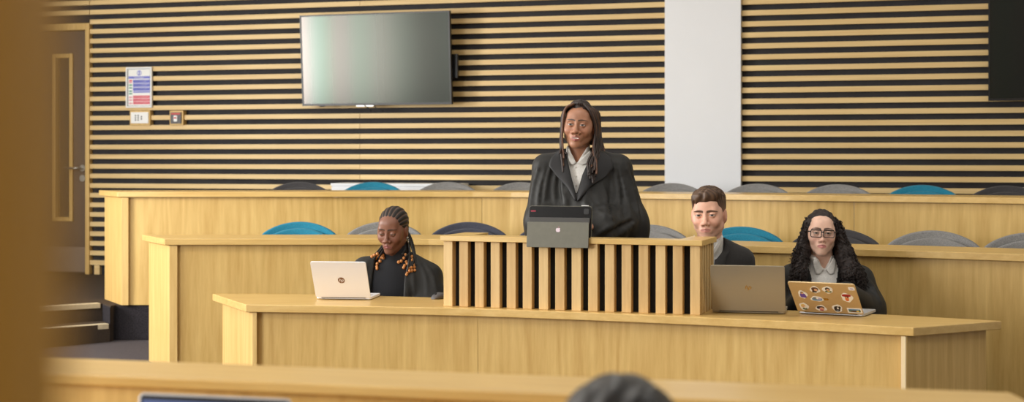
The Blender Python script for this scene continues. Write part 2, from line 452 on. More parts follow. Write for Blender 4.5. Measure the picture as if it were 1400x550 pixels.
# back wall: black backing, horizontal oak slats
SD0, SC0, SC1, SE = wall_s(121), wall_s(910), wall_s(1013.5), 5.6
SL = -5.9
wb = MB().box(SD0, SE, .04, .12, .46, ZC).box(SL, SD0, .04, .12, 2.52, ZC).box(SL, SD0-1.0, .04, .12, .46, 2.52)
wback = wb.build('wall_back', 'backing_black', loc=(0, 11.0, 0), rot=(0, 0, WRZ)); struct(wback)
joint = wall_s(492)
slat_sets = [('slats', SD0+.012, joint-.0015), ('slats', joint+.0015, SC0), ('slats', SC1, SE)]
zs = [1.4475 + .0793*k for k in range(-11, 27)]
for nm, a, b in slat_sets:
    mb = MB()
    for zt in zs: mb.box(a, b, 0, .036, zt-.0370, zt)
    mb.build(nm, 'oak_slat', wback)
mb = MB()
for zt in zs:
    if zt-.0370 > 2.535: mb.box(SL, SD0+.006, 0, .036, zt-.0370, zt)
mb.build('slats', 'oak_slat', wback)
mb = MB()                                   # foot battens of the slatted wall, seen left of the back desk
for a in np.arange(SD0+.05, SE, .60): mb.box(a, a+.05, .005, .04, .46, .535)
mb.build('battens', 'oak_slat', wback)
pil = MB().box(SC0, SC1, -.032, .12, .46, ZC).build('wall_column', 'white_paint', loc=(0, 11.0, 0), rot=(0, 0, WRZ)); struct(pil)
# the door left of the slats
DW = .93; dx1 = SD0-.03; dx0 = dx1-DW
dr = MB()
gx0, gx1 = wall_s(71), wall_s(91)
gz0, gz1 = PZ(298, wall_Y(85)), PZ(78, wall_Y(85))
dr.box(dx0, gx0, .05, .095, .465, 2.47); dr.box(gx1, dx1, .05, .095, .465, 2.47)
dr.box(gx0, gx1, .05, .095, .465, gz0); dr.box(gx0, gx1, .05, .095, gz1, 2.47)
door = dr.build('door_1', 'door_veneer', loc=(0, 11.0, 0), rot=(0, 0, WRZ)); struct(door)
bd = MB()
for a, b, c, d in [(gx0-.03, gx0+.004, gz0-.03, gz1+.03), (gx1-.004, gx1+.03, gz0-.03, gz1+.03)]: bd.box(a, b, .035, .1, c, d)
for c, d in [(gz0-.03, gz0+.004), (gz1-.004, gz1+.03)]: bd.box(gx0+.004, gx1-.004, .035, .1, c, d)
bd.build('glazing_bead', 'oak_end', door, bevel=.003)
MB().box(gx0+.004, gx1-.004, .068, .076, gz0+.004, gz1-.004).build('vision_panel', 'door_glass', door)
MB().box(dx0+.02, dx1-.01, .043, .049, .475, .68).build('kick_plate', 'kick_plate', door)
fr = MB().box(dx1+.003, SD0+.012, -.012, .11, .46, 2.53).box(dx0-.05, dx0-.003, -.012, .11, .46, 2.53).box(dx0-.003, dx1+.003, -.012, .11, 2.475, 2.53)
fr.build('door_frame', 'oak_end', door, bevel=.003)
hz = PZ(230, wall_Y(110)); hx = dx1-.055
MB().tube([(hx, .05, hz-.085), (hx, .036, hz-.085)], .027, 20).build('lock_rose', 'steel', door, smooth=False)
MB().tube([(hx, .05, hz), (hx, .036, hz)], .027, 20).build('handle_rose', 'steel', door, smooth=False)
MB().tube([(hx, .05, hz), (hx, -.008, hz), (hx-.012, -.022, hz), (hx-.03, -.024, hz), (hx-.135, -.024, hz)], .0095, 10).build('door_handle', 'steel', door, smooth=True)
# dim lobby behind the door's glass
lob = MB().box(SL, SD0, .75, .8, .46, 2.6).build('wall_lobby', 'wall_paint', loc=(0, 11.0, 0), rot=(0, 0, WRZ)); struct(lob)

# near wood-lined return wall that cuts into the left of the view
nw = MB()
xe = PX(99, .40)
nw.box(xe-.75, xe, .35, .40, 0, 3.6)
struct(nw.build('wall_near', 'oak_near', bevel=.004))

# ------------------------------------------------------------------ the desk rows
def desk(name, label, Fp, Bp, ztop, zbase, thick, cuts, recess, grp=None, ends=(.04, .045), strip=False):
    n = len(Fp); c = Fp.mean(0)
    loc = (c[0], c[1], 0)
    root = thing(name, label, 'desk', loc, 0, grp)
    f, b = Fp-c, Bp-c
    top = MB()
    vs = [(*p, ztop) for p in f]+[(*p, ztop) for p in b]+[(*p, ztop-thick) for p in f]+[(*p, ztop-thick) for p in b]
    fs = []
    for i in range(n-1):
        fs += [(i, i+1, n+i+1, n+i), (2*n+i+1, 2*n+i, 3*n+i, 3*n+i+1), (2*n+i, 2*n+i+1, i+1, i), (n+i, n+i+1, 3*n+i+1, 3*n+i)]
    fs += [(0, n, 3*n, 2*n), (2*n-1, n-1, 3*n-1, 4*n-1)]
    top.add(vs, fs); top.build('worktop', 'oak_top', root, bevel=.003)
    D = b-f; D /= np.linalg.norm(D, axis=1)[:, None]
    arc = np.r_[0, np.cumsum(np.linalg.norm(np.diff(f, axis=0), axis=1))]
    dep = np.linalg.norm(b-f, axis=1)
    def at(s, d):
        p = np.array([np.interp(s, arc, f[:, k]) for k in (0, 1)])
        q = np.array([np.interp(s, arc, D[:, k]) for k in (0, 1)]); return p + q*d
    e0, et = ends
    edges = [e0+et] + [np.interp(PXX, (Fp[:, 0]/Fp[:, 1]*F+700), arc) for PXX in cuts] + [arc[-1]-e0-et]
    for a, b2 in zip(edges[:-1], edges[1:]):
        ss = np.linspace(a+.0012, b2-.0012, 14); mb = MB()
        fr = [at(s, recess) for s in ss]; bk = [at(s, recess+.022) for s in ss]
        v = [(*p, ztop-thick-.002) for p in fr]+[(*p, ztop-thick-.002) for p in bk]+[(*p, zbase) for p in fr]+[(*p, zbase) for p in bk]; m = len(ss); q = []
        for i in range(m-1):
            q += [(2*m+i, 2*m+i+1, i+1, i), (m+i+1, m+i, i, i+1)[::-1], (m+i, m+i+1, 3*m+i+1, 3*m+i), (2*m+i+1, 2*m+i, 3*m+i, 3*m+i+1)]
        q += [(0, m, 3*m, 2*m), (2*m-1, m-1, 3*m-1, 4*m-1)]
        mb.add(v, q).build('front_panel', 'oak_panel', root, fix=True)
    for sgn, s0 in ((1, e0), (-1, arc[-1]-e0)):
        s1 = s0 + sgn*et
        dp = dep[0] if sgn > 0 else dep[-1]
        q = [at(s0, .012), at(s1, .012), at(s1, dp-.03), at(s0, dp-.03)]
        if sgn < 0: q = q[::-1]
        ez = ztop-thick
        mb = MB().prism([tuple(p) for p in q], zbase, ez-.002)
        mb.build('end_panel', 'oak_end', root, bevel=.002, fix=True)
        if strip and sgn < 0:
            q = [at(s1+.002, .0075), at(s0-.002, .0075), at(s0-.002, .0115), at(s1+.002, .0115)]
            es = MB().prism([tuple(p) for p in q], zbase+.002, ez-.003).build('edge_strip', 'oak_edge', root, fix=True)
            es['label'] = 'pale edge banding on the end panel'
    return root
desk('bench_desk', 'long curved oak desk of the front row with the slatted lectern on it', R1F, R1B, .74, 0.0, .035, [653], .045, 'curved oak desk rows', (.035, .022), True)
desk('bench_desk', 'long curved oak desk of the middle row, just behind the seated people', R2F, R2B, .97, .23, .035, [650, 1090], .035, 'curved oak desk rows', (.03, .045))
desk('bench_desk', 'long curved oak desk of the back row in front of the slatted wall', R3F, R3B, 1.20, .46, .035, [660, 1168], .035, 'curved oak desk rows', (.03, .045))

# near desk at the bottom of the view: raised screen with a broad cap, worktop on the near side
NRZ = math.atan2(-.245, 1)
nd = thing('bench_desk', 'blurred oak desk along the bottom edge with a broad flat cap', 'desk', (0, 3.10, 0), NRZ)
MB().prism([(-2.1, -.225), (1.055, -.225), (1.004, 0), (-2.1, 0)], .943, .965).build('screen_cap', 'oak_top', nd, bevel=.004)
MB().box(-2.09, 1.0, -.205, -.185, 0, .942).build('screen_panel', 'oak_panel', nd)
MB().box(-2.09, .985, -.04, -.02, 0, .942).build('front_panel', 'oak_panel', nd)
MB().box(-2.09, 1.0, -.64, -.207, .712, .74).build('worktop', 'oak_top', nd, bevel=.003)
MB().box(.96, .985, -.60, -.207, 0, .711).build('end_panel', 'oak_end', nd)

# ------------------------------------------------------------------ slatted lectern screen on the front desk
LRZ = math.atan2(-.324, .945); LA = (-.314, 6.718)
lec = thing('lectern', 'slatted oak lectern enclosure standing on the front desk', 'lectern', (LA[0], LA[1], .7405), LRZ)
W_, H_, DPT = 1.192, .300, .315
def lec_w(x, y, z=0): 
    c, s = math.cos(LRZ), math.sin(LRZ); return (LA[0]+x*c-y*s, LA[1]+x*s+y*c, .7405+z)
rail = MB()
rail.hexa([(-.012,-.014,H_),(W_+.012,-.014,H_),(W_-.105,.106,H_),(.105,.106,H_)], [(-.012,-.014,H_+.024),(W_+.012,-.014,H_+.024),(W_-.105,.106,H_+.024),(.105,.106,H_+.024)])
rail.hexa([(-.012,-.014,H_),(.105,.106,H_),(.105,DPT,H_),(-.012,DPT,H_)], [(-.012,-.014,H_+.024),(.105,.106,H_+.024),(.105,DPT,H_+.024),(-.012,DPT,H_+.024)])
rail.hexa([(W_-.105,.106,H_),(W_+.012,-.014,H_),(W_+.012,DPT,H_),(W_-.105,DPT,H_)], [(W_-.105,.106,H_+.024),(W_+.012,-.014,H_+.024),(W_+.012,DPT,H_+.024),(W_-.105,DPT,H_+.024)])
rail.build('top_rail', 'oak_top', lec, bevel=.0015)
for i in range(16):
    x = i*(W_-.043)/15
    MB().box(x, x+.043, 0, .040, 0, H_-.001).build('slat', 'oak_baton', lec, bevel=.0015)
for side in (0, 1):
    for k in range(1, 6):
        y = k*.054
        x0 = 0 if side == 0 else W_-.040
        MB().box(x0, x0+.040, y, y+.036, 0, H_-.001).build('slat', 'oak_baton', lec, bevel=.0015)
MB().box(.044, W_-.044, .0445, .052, 0, H_-.001).build('backing_panel', 'screen_black', lec)
MB().box(.0405, .048, .0525, .31, 0, H_-.001).build('backing_panel', 'screen_black', lec)
MB().box(W_-.048, W_-.0405, .0525, .31, 0, H_-.001).build('backing_panel', 'screen_black', lec)

# ------------------------------------------------------------------ chairs
def chair(mat):
    root = thing('tub_chair', 'chair', 'chair')
    def shell(hw, z0, zt, drop, y0, t, nu=25, nv=9):
        G = []
        for i in range(nu):
            u = -1+2*i/(nu-1); rowp = []
            for j in range(nv):
                v = j/(nv-1)
                top = zt - drop*abs(u)**2.1 - .028*abs(u)**10
                z = z0 + (top-z0)*v
                rowp.append((hw*u*(.93+.07*v), y0 + .075*v - .085*u*u, z))
            G.append(rowp)
        return MB().sheet(G, t)
    bk = shell(.245, .43, .795, .085, .19, .04).build('backrest', mat, root, smooth=True, bevel=.012)
    shell(.222, .48, .755, .075, .148, .045).build('back_cushion', mat, root, smooth=True, bevel=.016)
    st = MB(); pl = [(.215*math.copysign(abs(math.cos(a))**.6, math.cos(a)), -.02+.225*math.copysign(abs(math.sin(a))**.6, math.sin(a))) for a in np.linspace(0, 2*math.pi, 28, endpoint=False)]
    st.prism(pl, .40, .465).build('seat', mat, root, smooth=False, bevel=.018)
    ar = MB()
    for sx in (-1, 1):
        ar.tube([(sx*.05, .05, .395), (sx*.18, .12, .395), (sx*.205, .16, .43), (sx*.205, .165, .52)], .014, 8)
    ar.build('back_bracket', 'chair_frame', root, smooth=True)
    MB().lathe([(.026, .05), (.026, .30), (.034, .30), (.034, .398)], 16).build('gas_column', 'chair_frame', root, smooth=False)
    for k in range(5):
        a = 2*math.pi*k/5+.3
        MB().tube([(0.028*math.cos(a), .028*math.sin(a), .075), (.21*math.cos(a), .21*math.sin(a), .045)], [.02, .013], 8).ball((.21*math.cos(a), .21*math.sin(a), .026), .026).build('leg', 'chair_frame', root, smooth=True)
    return root
protos = {}
def place_chair(colname, x, y, z, rz, label, grp, sz=1.0, sx=1.0):
    key = colname
    if key not in protos:
        c = protos[key] = chair('fabric_'+colname)
    else:
        c = copy_tree(protos[key])
    c.location = (x, y, z); c.rotation_euler = (0, 0, rz); c.scale = (sx, 1, sz)
    c['label'] = label; c['group'] = grp
    return c
def back_at(Bp, px):
    q = Bp[:, 0]/Bp[:, 1]*F+700; Y = np.interp(px, q, Bp[:, 1]); return float(Y)
G2, G3 = 'upholstered chairs behind the middle desk', 'upholstered chairs behind the back desk'
row2 = [(410,'teal','teal chair at the middle desk, leftmost, beyond the white laptop'),
        (526,'grey','grey chair at the middle desk, behind the head of the woman with beaded braids'),
        (641,'navy','dark navy chair at the middle desk, behind the left corner of the slatted lectern'),
        (758,'navy','dark navy chair at the middle desk, mostly hidden by the standing woman and her tablet'),
        (878,'grey','grey chair at the middle desk, right of the standing woman'),
        (1001,'teal','teal chair at the middle desk, behind the man'),
        (1125,'black','black chair at the middle desk, behind the curly-haired woman'),
        (1257,'grey','grey chair at the middle desk, right of the curly-haired woman'),
        (1391,'grey','grey chair at the middle desk, cut by the right edge of the photo')]
for px, c, lb in row2:
    Y = back_at(R2B, px) + .42; w = 1.05 + .04*max(0, (px-641)/750)
    place_chair(c, PX(px, Y), Y-.24, .23, -.30*min(1, max(0, (px-641)/500)), lb, G2, 1.0, w)
row3 = [(409,'black','black chair at the back desk, leftmost, against the slats'),
        (510,'teal','teal chair at the back desk, below the large television'),
        (612,'grey','grey chair at the back desk, second right of the teal one under the television' ),
        (712,'grey','grey chair at the back desk, just left of the standing woman'),
        (812,'grey','grey chair at the back desk, hidden behind the standing woman'),
        (913,'grey','grey chair at the back desk, in front of the left edge of the white column'),
        (1027,'grey','grey chair at the back desk, in front of the right edge of the white column'),
        (1134,'grey','grey chair at the back desk, above the head of the curly-haired woman'),
        (1247,'teal','teal chair at the back desk, on the right between a grey and a black chair'),
        (1362,'black','black chair at the back desk, rightmost, below the dark television')]
row3[2] = (612, 'grey', 'grey chair at the back desk, immediately right of the teal chair under the television')
for px, c, lb in row3:
    Y = back_at(R3B, px) + .42; w = 1.01 + .03*max(0, (px-700)/600)
    place_chair(c, PX(px, Y), Y-.24, .46, -.26*min(1, max(0, (px-700)/500)), lb, G3, .99, w)

# ------------------------------------------------------------------ wall things
def rrect(x0, x1, z0, z1, r, n=5):
    P = []
    for cx, cz, a0 in [(x1-r, z1-r, 0), (x0+r, z1-r, 90), (x0+r, z0+r, 180), (x1-r, z0+r, 270)]:
        for k in range(n+1):
            a = R(a0+90*k/n); P.append((cx+r*math.cos(a), cz+r*math.sin(a)))
    return P
def television(label, s, z0, d, tilt, cables):
    w, h = 1.235, .70
    root = thing('television', label, 'television', wall_loc(s, 0, z0), WRZ-R(1.5), 'wall televisions')
    # local: x along the wall, -y into the room
    def T(mb):
        c, sn = math.cos(tilt), math.sin(tilt); zc = 0
        mb.v = [(x, -d + (y)*c - z*sn, z*c + y*sn) for x, y, z in mb.v]; return mb
    fr = MB(); b = .011
    fr.box(-w/2, w/2, -.004, .03, 0, b*1.5).box(-w/2, w/2, -.004, .03, h-b, h).box(-w/2, -w/2+b, -.004, .03, b*1.5, h-b).box(w/2-b, w/2, -.004, .03, b*1.5, h-b)
    T(fr).build('bezel', 'dark_plastic', root)
    T(MB().box(-w/2+b, w/2-b, 0, .006, b*1.5, h-b)).build('screen', 'tv_panel', root)
    hs = MB().box(-w/2+.004, w/2-.004, .0302, .042, .004, h-.004)
    hs.hexa([(-.42,.0422,.06),(.42,.0422,.06),(.38,.068,.09),(-.38,.068,.09)], [(-.42,.0422,.42),(.42,.0422,.42),(.38,.068,.38),(-.38,.068,.38)])
    T(hs).build('back_housing', 'dark_plastic', root)
    br = MB().box(-.25, .25, -.04, -.012, .2, .5)
    br.build('wall_plate', 'dark_plastic', root)
    for x in (-.2, .2): MB().box(x-.02, x+.02, -d+.062, -.0402, .24, .42).build('bracket_arm', 'dark_plastic', root)
    MB().box(w/2-.03, w/2+.028, -d+.045, -d+.075, .20, .38).build('side_box', 'dark_plastic', root)
    if cables:
        cb = MB()
        for x0, pts in [(-.12, [(0,0),( .02,-.012),(.05,-.03),(.075,-.058)]), (-.03, [(0,0),(.02,-.03),(.055,-.05),(.085,-.055)]), (-.50, [(0,0),(.03,-.014),(.06,-.012),(.09,.002)])]:
            cb.tube([(x0+a, -d+.02, .01+c) for a, c in pts], .004, 6)
        cb.build('loose_cable', 'cable', root, smooth=True)
        MB().box(-.17, -.03, -d+.02, -d+.034, -.007, .002).build('connector_strip', 'steel', root)
    return root
s_tv = (wall_s(414, .14)+wall_s(619.5, .14))/2
television('large television with a hazy pale screen on the slats above the teal chair', s_tv, PZ(145, wall_Y(516, .14))+.006, .15, R(4), True)
television('dark television at the right edge of the photo on the slatted wall', wall_s(1352, .14)+.6175, PZ(137.5, wall_Y(1400, .14)), .135, R(4.5), False)

# fire notice
s0, s1 = wall_s(171, .03), wall_s(206.5, .03); zt, zb = PZ(92, wall_Y(188)), PZ(147.5, wall_Y(188))
w, h = s1-s0, zt-zb
nt_ = thing('notice', 'white framed fire action notice with blue and red bands on the slats', 'sign', wall_loc((s0+s1)/2, 0, zb), WRZ)
fr = MB(); b = .013
fr.box(-w/2, w/2, -.022, -.001, 0, b).box(-w/2, w/2, -.022, -.001, h-b, h).box(-w/2, -w/2+b, -.022, -.001, b, h-b).box(w/2-b, w/2, -.022, -.001, b, h-b)
fr.build('frame', 'white_plastic', nt_, bevel=.002)
fr2 = MB(); b2=b+.004
fr2.box(-w/2+b, w/2-b, -.0185, -.002, b, b2).box(-w/2+b, w/2-b, -.0185, -.002, h-b2, h-b).box(-w/2+b, -w/2+b2, -.0185, -.002, b2, h-b2).box(w/2-b2, w/2-b, -.0185, -.002, b2, h-b2)
fr2.build('frame_liner', 'grey_plastic', nt_)
MB().box(-w/2+b2, w/2-b2, -.012, -.002, b2, h-b2).build('sheet', 'paper', nt_)
pr = MB(); X0, X1 = -w/2+b2+.004, w/2-b2-.004
mats = ['notice_blue', 'notice_red', 'notice_green', 'notice_pink', 'paper']
def band(x0, x1, f0, f1, mi): pr.box(x0, x1, -.0128, -.0121, h*(1-f1), h*(1-f0), mi)
band(X0, X1, .225, .285, 0)
add_text(pr, 'Fire Action', .019, (0, -.0129, h*(1-.256)), 4)
for k in range(4):
    f = .31+k*.095; band(X0+.042, X1, f, f+.082 if k < 3 else f+.035, 0)
for k in range(3):
    f = .70+k*.075; band(X0+.042, X1, f, f+.065, 1)
for f, m_ in [(.31,1),(.355,3),(.42,2),(.49,2),(.57,2),(.63,2),(.72,3),(.79,3),(.87,3)]:
    band(X0+.004, X0+.034, f, f+.04, m_)
for k in range(3):
    for f in (.325, .42, .515): band(X0+.048, X1-.012-.02*k, f+.02*k, f+.02*k+.006, 4)
for f in (.725, .80, .875): band(X0+.048, X1-.02, f, f+.006, 4)
pr.tube([(0, -.0122, h*.855), (0, -.0129, h*.855)], .021, 20, 0)
pr.tube([(0, -.0129, h*.855), (0, -.0133, h*.855)], .0155, 20, 4)
pr.box(-.005, .005, -.0138, -.0133, h*.81, h*.90, 0)
pr.build('printing', mats, nt_)
# switch plate and call point, each on an oak block
def plate(name, label, cat, px0, px1, py0, py1):
    s0, s1 = wall_s(px0, .03), wall_s(px1, .03); Yc = wall_Y((px0+px1)/2)
    zt, zb = PZ(py0, Yc), PZ(py1, Yc); w, h = s1-s0, zt-zb
    r = thing(name, label, cat, wall_loc((s0+s1)/2, 0, zb), WRZ)
    MB().box(-w/2, w/2, -.02, .036, 0, h).build('mounting_block', 'oak_end', r, bevel=.002)
    return r, w, h
r_, w, h = plate('light_switch', 'white switch plate on an oak block below the fire notice', 'switch', 176.5, 204, 151.5, 171.5)
MB().box(-w/2+.014, w/2-.010, -.030, -.0205, .016, h-.012).build('plate', 'white_plastic', r_, bevel=.002)
for k, x in enumerate((-.032, -.008, .022)):
    for q in range(3 if k < 2 else 2):
        zc = h*.36+q*.018 + (.008 if k == 2 else 0)
        MB().box(x-.005, x+.005, -.034, -.0305, zc-.0055, zc+.0055).build('rocker', 'plate_grey', r_)
r_, w, h = plate('call_point', 'small dark wall control with a red strip, right of the white switch plate', 'wall control', 231, 249.5, 151.5, 171.5)
MB().box(-w/2+.014, w/2-.014, -.032, -.0205, .014, h-.014).build('plate', 'plate_grey', r_, bevel=.002)
MB().box(-w/2+.022, w/2-.020, -.035, -.0325, h-.032, h-.020).build('indicator_strip', 'signal_red', r_)
MB().box(-.016, .016, -.038, -.0325, .030, h-.040).build('button', 'white_plastic', r_, bevel=.002)
MB().box(-.010, .010, -.041, -.0385, h*.45, h*.56).build('button_mark', 'signal_red', r_)
# white low units at the foot of the slatted wall
def low_cab(label, s0, s1, ztop):
    w = s1-s0
    r = thing('low_cabinet', label, 'cabinet', wall_loc((s0+s1)/2, .005, .46), WRZ, 'white low cabinets')
    MB().box(-w/2, w/2, -.30, 0, .05, ztop-.46-.022).build('carcass', 'white_paint', r, bevel=.003)
    MB().box(-w/2-.005, w/2+.005, -.31, 0, ztop-.46-.0215, ztop-.46).build('cabinet_top', 'white_paint', r, bevel=.003)
    for k in range(2):
        MB().box(-w/2+.006+k*w/2, -w/2+w/2-.006+k*w/2, -.318, -.3005, .06, ztop-.46-.03).build('door', 'white_paint', r, bevel=.003)
    MB().box(-w/2+.02, w/2-.02, -.28, -.02, 0, .0495).build('plinth', 'shadow_gap', r)
low_cab('white low unit against the slats, behind the teal chair of the back desk', wall_s(453, .31), wall_s(622, .31), PZ(251, wall_Y(520, .31)))
low_cab('white low unit at the right edge, behind the rightmost black chair', wall_s(1386, .31), wall_s(1386, .31)+1.0, PZ(257.5, wall_Y(1386, .31)))

# ------------------------------------------------------------------ laptops, tablet, mouse
def laptop(label, BL, BR, lid_len, lean, base_d, mat, logo, base_mat=None, zdesk=.74, keyc='keycap', lit=False, grp=None):
    BL, BR = np.array(BL), np.array(BR); c = (BL+BR)/2; u = BR-BL; w = float(np.linalg.norm(u)); rz = math.atan2(u[1], u[0])
    r = thing('laptop', label, 'laptop', (c[0], c[1], zdesk+.0006), rz, grp)
    bs = MB().prism(rrect(-w/2, w/2, .006, base_d, .012), .003, .0145)
    bs.build('base', base_mat or mat, r, bevel=.0015)
    ft = MB()
    for x in (-w/2+.03, w/2-.03):
        for y in (.03, base_d-.03): ft.lathe([(.007, 0), (.007, .003)], 10, (x, y))
    ft.build('foot', 'dark_plastic', r)
    kb = MB()
    for q in range(5):
        y = .035+q*.0185; n = 13
        for k in range(n):
            x0 = -w*.44 + k*w*.88/n
            kb.box(x0+.0012, x0+w*.88/n-.0012, y, y+.016, .0146, .0158)
    kb.build('keyboard', keyc, r)
    MB().box(-.05, .05, base_d-.075, base_d-.014, .0146, .0150).build('trackpad', base_mat or mat, r)
    MB().tube([(-w*.4, .004, .0125), (w*.4, .004, .0125)], .0055, 10).build('hinge', 'dark_plastic', r, smooth=True)
    lid = MB().prism_xz(rrect(-w/2, w/2, 0, lid_len, .010), -.003, .003)
    lid = lid.build('lid', mat, r, bevel=.0012, loc=(0, .0, .012), rot=(lean, 0, 0))
    MB().prism_xz(rrect(-w/2+.004, w/2-.004, .006, lid_len-.004, .006), .0031, .0040).build('screen_bezel', 'dark_plastic', lid)
    MB().box(-w/2+.010, w/2-.010, .0041, .0046, .016, lid_len-.013).build('screen', 'lit_screen' if lit else 'tablet_back', lid)
    if logo: logo(lid, w, lid_len)
    return r, lid, w
def hp_logo(mat, inner, rad, cx=0.0, cz=.5, ring=True):
    def f(lid, w, L_):
        mb = MB(); y = -.0032; X, Z = cx, L_*cz
        if ring:
            mb.tube([(X, y+.0002, Z), (X, y-.0006, Z)], rad, 28, 0)
            add_text(mb, 'hp', rad*1.45, (X, y-.0008, Z+rad*.05), 1, .28)
        else:
            add_text(mb, 'hp', rad*1.9, (X, y-.0004, Z), 0, .28)
        mb.build('logo', [mat, inner], lid)
    return f
def on_desk(px, py, z=.74):
    Y = F*(CAMZ-z)/(py-HY); return (PX(px, Y), Y)
b1 = on_desk(432, 409.6); vec = np.array((math.cos(R(-8)), math.sin(R(-8))))*.270
laptop('white laptop with a round bronze logo in front of the woman with beaded braids', b1, tuple(np.array(b1)+vec), .205, R(30), .205, 'laptop_white', hp_logo('logo_bronze', 'laptop_white', .0165, .004, .49), grp='laptops on the front desk')
b2 = on_desk(973.5, 428.0); vec = np.array((math.cos(R(-13)), math.sin(R(-13))))*.318
laptop('grey brown laptop with a small shiny logo in front of the man', b2, tuple(np.array(b2)+vec), .224, R(24), .225, 'laptop_champagne', hp_logo('logo_gold', 'laptop_champagne', .015, .0, .53, False), grp='laptops on the front desk')
b3a, b3b = on_desk(1091, 429.3), on_desk(1181, 434.0)
lt3, lid3, w3 = laptop('gold laptop covered in stickers in front of the curly-haired woman', b3a, b3b, .206, R(47), .21, 'laptop_gold', None, base_mat='laptop_silver', grp='laptops on the front desk')
# stickers on its lid: u across (0..1), v up (0..1)
def sticker(u, v, su, sv, shapes, outline=None):
    L_ = .206; X, Z = (u-.5)*w3, v*L_; su, sv = su*1.13, sv*1.13
    mb = MB(); mats = ['sticker_white']+['sticker_'+s[0] for s in shapes]
    k = 16
    if outline == 'box': pl = rrect(-su, su, -sv, sv, .004)
    elif outline == 'dot': pl = [(su*math.cos(a), sv*math.sin(a)) for a in np.linspace(0, 2*math.pi, k, endpoint=False)]
    else: pl = [(su*math.cos(a)*(1+.13*math.sin(3*a+u*9)), sv*math.sin(a)*(1+.10*math.cos(4*a+v*9))) for a in np.linspace(0, 2*math.pi, 28, endpoint=False)]
    mb.prism_xz([(X+a, Z+b) for a, b in pl], -.0038, -.0031, 0)
    for i, (c, cx, cz, rx, rz_, pw) in enumerate(shapes):
        q = []
        for a in np.linspace(0, 2*math.pi, 18, endpoint=False):
            ca, sa = math.cos(a), math.sin(a)
            q.append((X+su*cx+su*rx*math.copysign(abs(ca)**pw, ca), Z+sv*cz+sv*rz_*math.copysign(abs(sa)**pw, sa)))
        mb.prism_xz(q, -.0040-.0002*i, -.0037, i+1)
    mb.build('sticker', mats, lid3)
sticker(.17, .60, .0175, .023, [('purple',0,-.25,.62,.55,.6),('brown',-.05,.48,.32,.30,1),('skin',.0,.36,.2,.2,1),('purple',.45,-.5,.3,.3,.7)])
sticker(.385, .78, .019, .020, [('brown',0,.2,.7,.55,.8),('skin',.15,-.05,.35,.35,1),('dark',-.2,-.6,.5,.22,.8),('brown',-.4,.0,.25,.5,1)])
sticker(.58, .79, .020, .020, [('green',0,-.5,.65,.3,.8),('dark',-.05,.25,.45,.5,1),('skin',0,.1,.26,.3,1),('yellow',.1,-.42,.3,.15,1)])
sticker(.37, .475, .025, .0155, [('blue',0,-.15,.78,.6,.7),('grey',-.3,.25,.35,.4,1),('lilac',.35,.1,.3,.35,1),('white',.05,.2,.16,.3,1)])
sticker(.83, .56, .022, .026, [('red',.0,.5,.8,.3,.8),('orange',-.05,-.25,.32,.55,.7),('dark',0,.18,.35,.16,1),('skin',-.1,.1,.15,.15,1)])
sticker(.94, .86, .012, .009, [('lilac',0,0,.6,.5,1)], 'box')
sticker(.125, .19, .018, .022, [('yellow',-.1,.2,.5,.5,1),('skin',0,.05,.3,.35,1),('green',.1,-.6,.5,.25,.7),('white',.25,-.2,.2,.3,1)])
sticker(.385, .16, .021, .018, [('dark',-.1,.2,.72,.55,.9),('pink',.1,-.15,.45,.45,1),('skin',.2,-.05,.3,.35,1),('red',.0,-.62,.35,.18,.8)])
sticker(.635, .175, .019, .023, [('dark',-.1,-.1,.6,.72,.8),('white',.1,.1,.22,.25,1),('dark',.45,.3,.25,.35,1),('grey',-.1,-.5,.25,.2,1)])
sticker(.885, .13, .028, .0145, [('green',0,-.15,.82,.5,.5),('blue',0,.4,.82,.25,.4),('brown',-.1,-.25,.4,.3,.8),('yellow',.4,-.2,.2,.3,1)], 'box')
mb = MB(); mb.prism_xz(rrect((.5-.5)*w3-.012, .012, .206*.47-.007, .206*.47+.007, .005), -.0037, -.0031).build('sticker', 'logo_gold', lid3)

# near laptop facing the camera
lb = np.array((-.4255-.005, 2.765)); la = lb + np.array((-.310, .077))
laptop('blurred open laptop with a blue lit screen at the bottom left', tuple(lb), tuple(la), .212, R(10), .22, 'laptop_silver', None, zdesk=.74, lit=True, keyc='keycap_dark')

# tablet in its folio, standing at the rail of the lectern
tx = 0.0
def lec_x_at(px):                      # lectern x whose front edge shows at column px
    best = min(np.linspace(0, W_, 800), key=lambda x: abs(700+F*lec_w(x, -.02)[0]/lec_w(x, -.02)[1]-px)); return float(best)
xa, xb = lec_x_at(722), lec_x_at(806.5); xm = (xa+xb)/2; tw = xb-xa
tb = thing('tablet', 'grey folio tablet propped at the lectern rail before the standing woman', 'tablet', lec_w(xm, -.034, H_-.018), LRZ+R(2))
# local z = 0 at the folio's lower edge; it leans back a little
lean = R(-7)
def L2(mb):
    c, sn = math.cos(lean), math.sin(lean); mb.v = [(x, y*c - z*sn, y*sn + z*c) for x, y, z in mb.v]; return mb
FH = .113
L2(MB().prism_xz(rrect(-tw/2, tw/2-.004, 0, FH, .004), -.004, .003)).build('folio_panel', 'folio_grey', tb, bevel=.001)
L2(MB().prism_xz(rrect(-tw/2+.008, tw/2-.002, FH-.004, FH+.021, .003), -.0015, .006)).build('folio_hinge', 'folio_fold', tb, bevel=.001)
tp = MB().prism_xz(rrect(-tw/2+.002, tw/2+.002, .046, .1855, .012), .012, .019)
tab = L2(tp).build('tablet_body', 'tablet_back', tb, bevel=.0015)
ed = MB().prism_xz(rrect(-tw/2, tw/2+.004, .045, .188, .013), .0192, .0225); L2(ed).build('tablet_rim', 'folio_grey', tb, bevel=.001)
L2(MB().box(tw/2-.045, tw/2-.012, .0135, .0225, .188, .191)).build('charging_pencil', 'white_plastic', tb)
lg = MB()
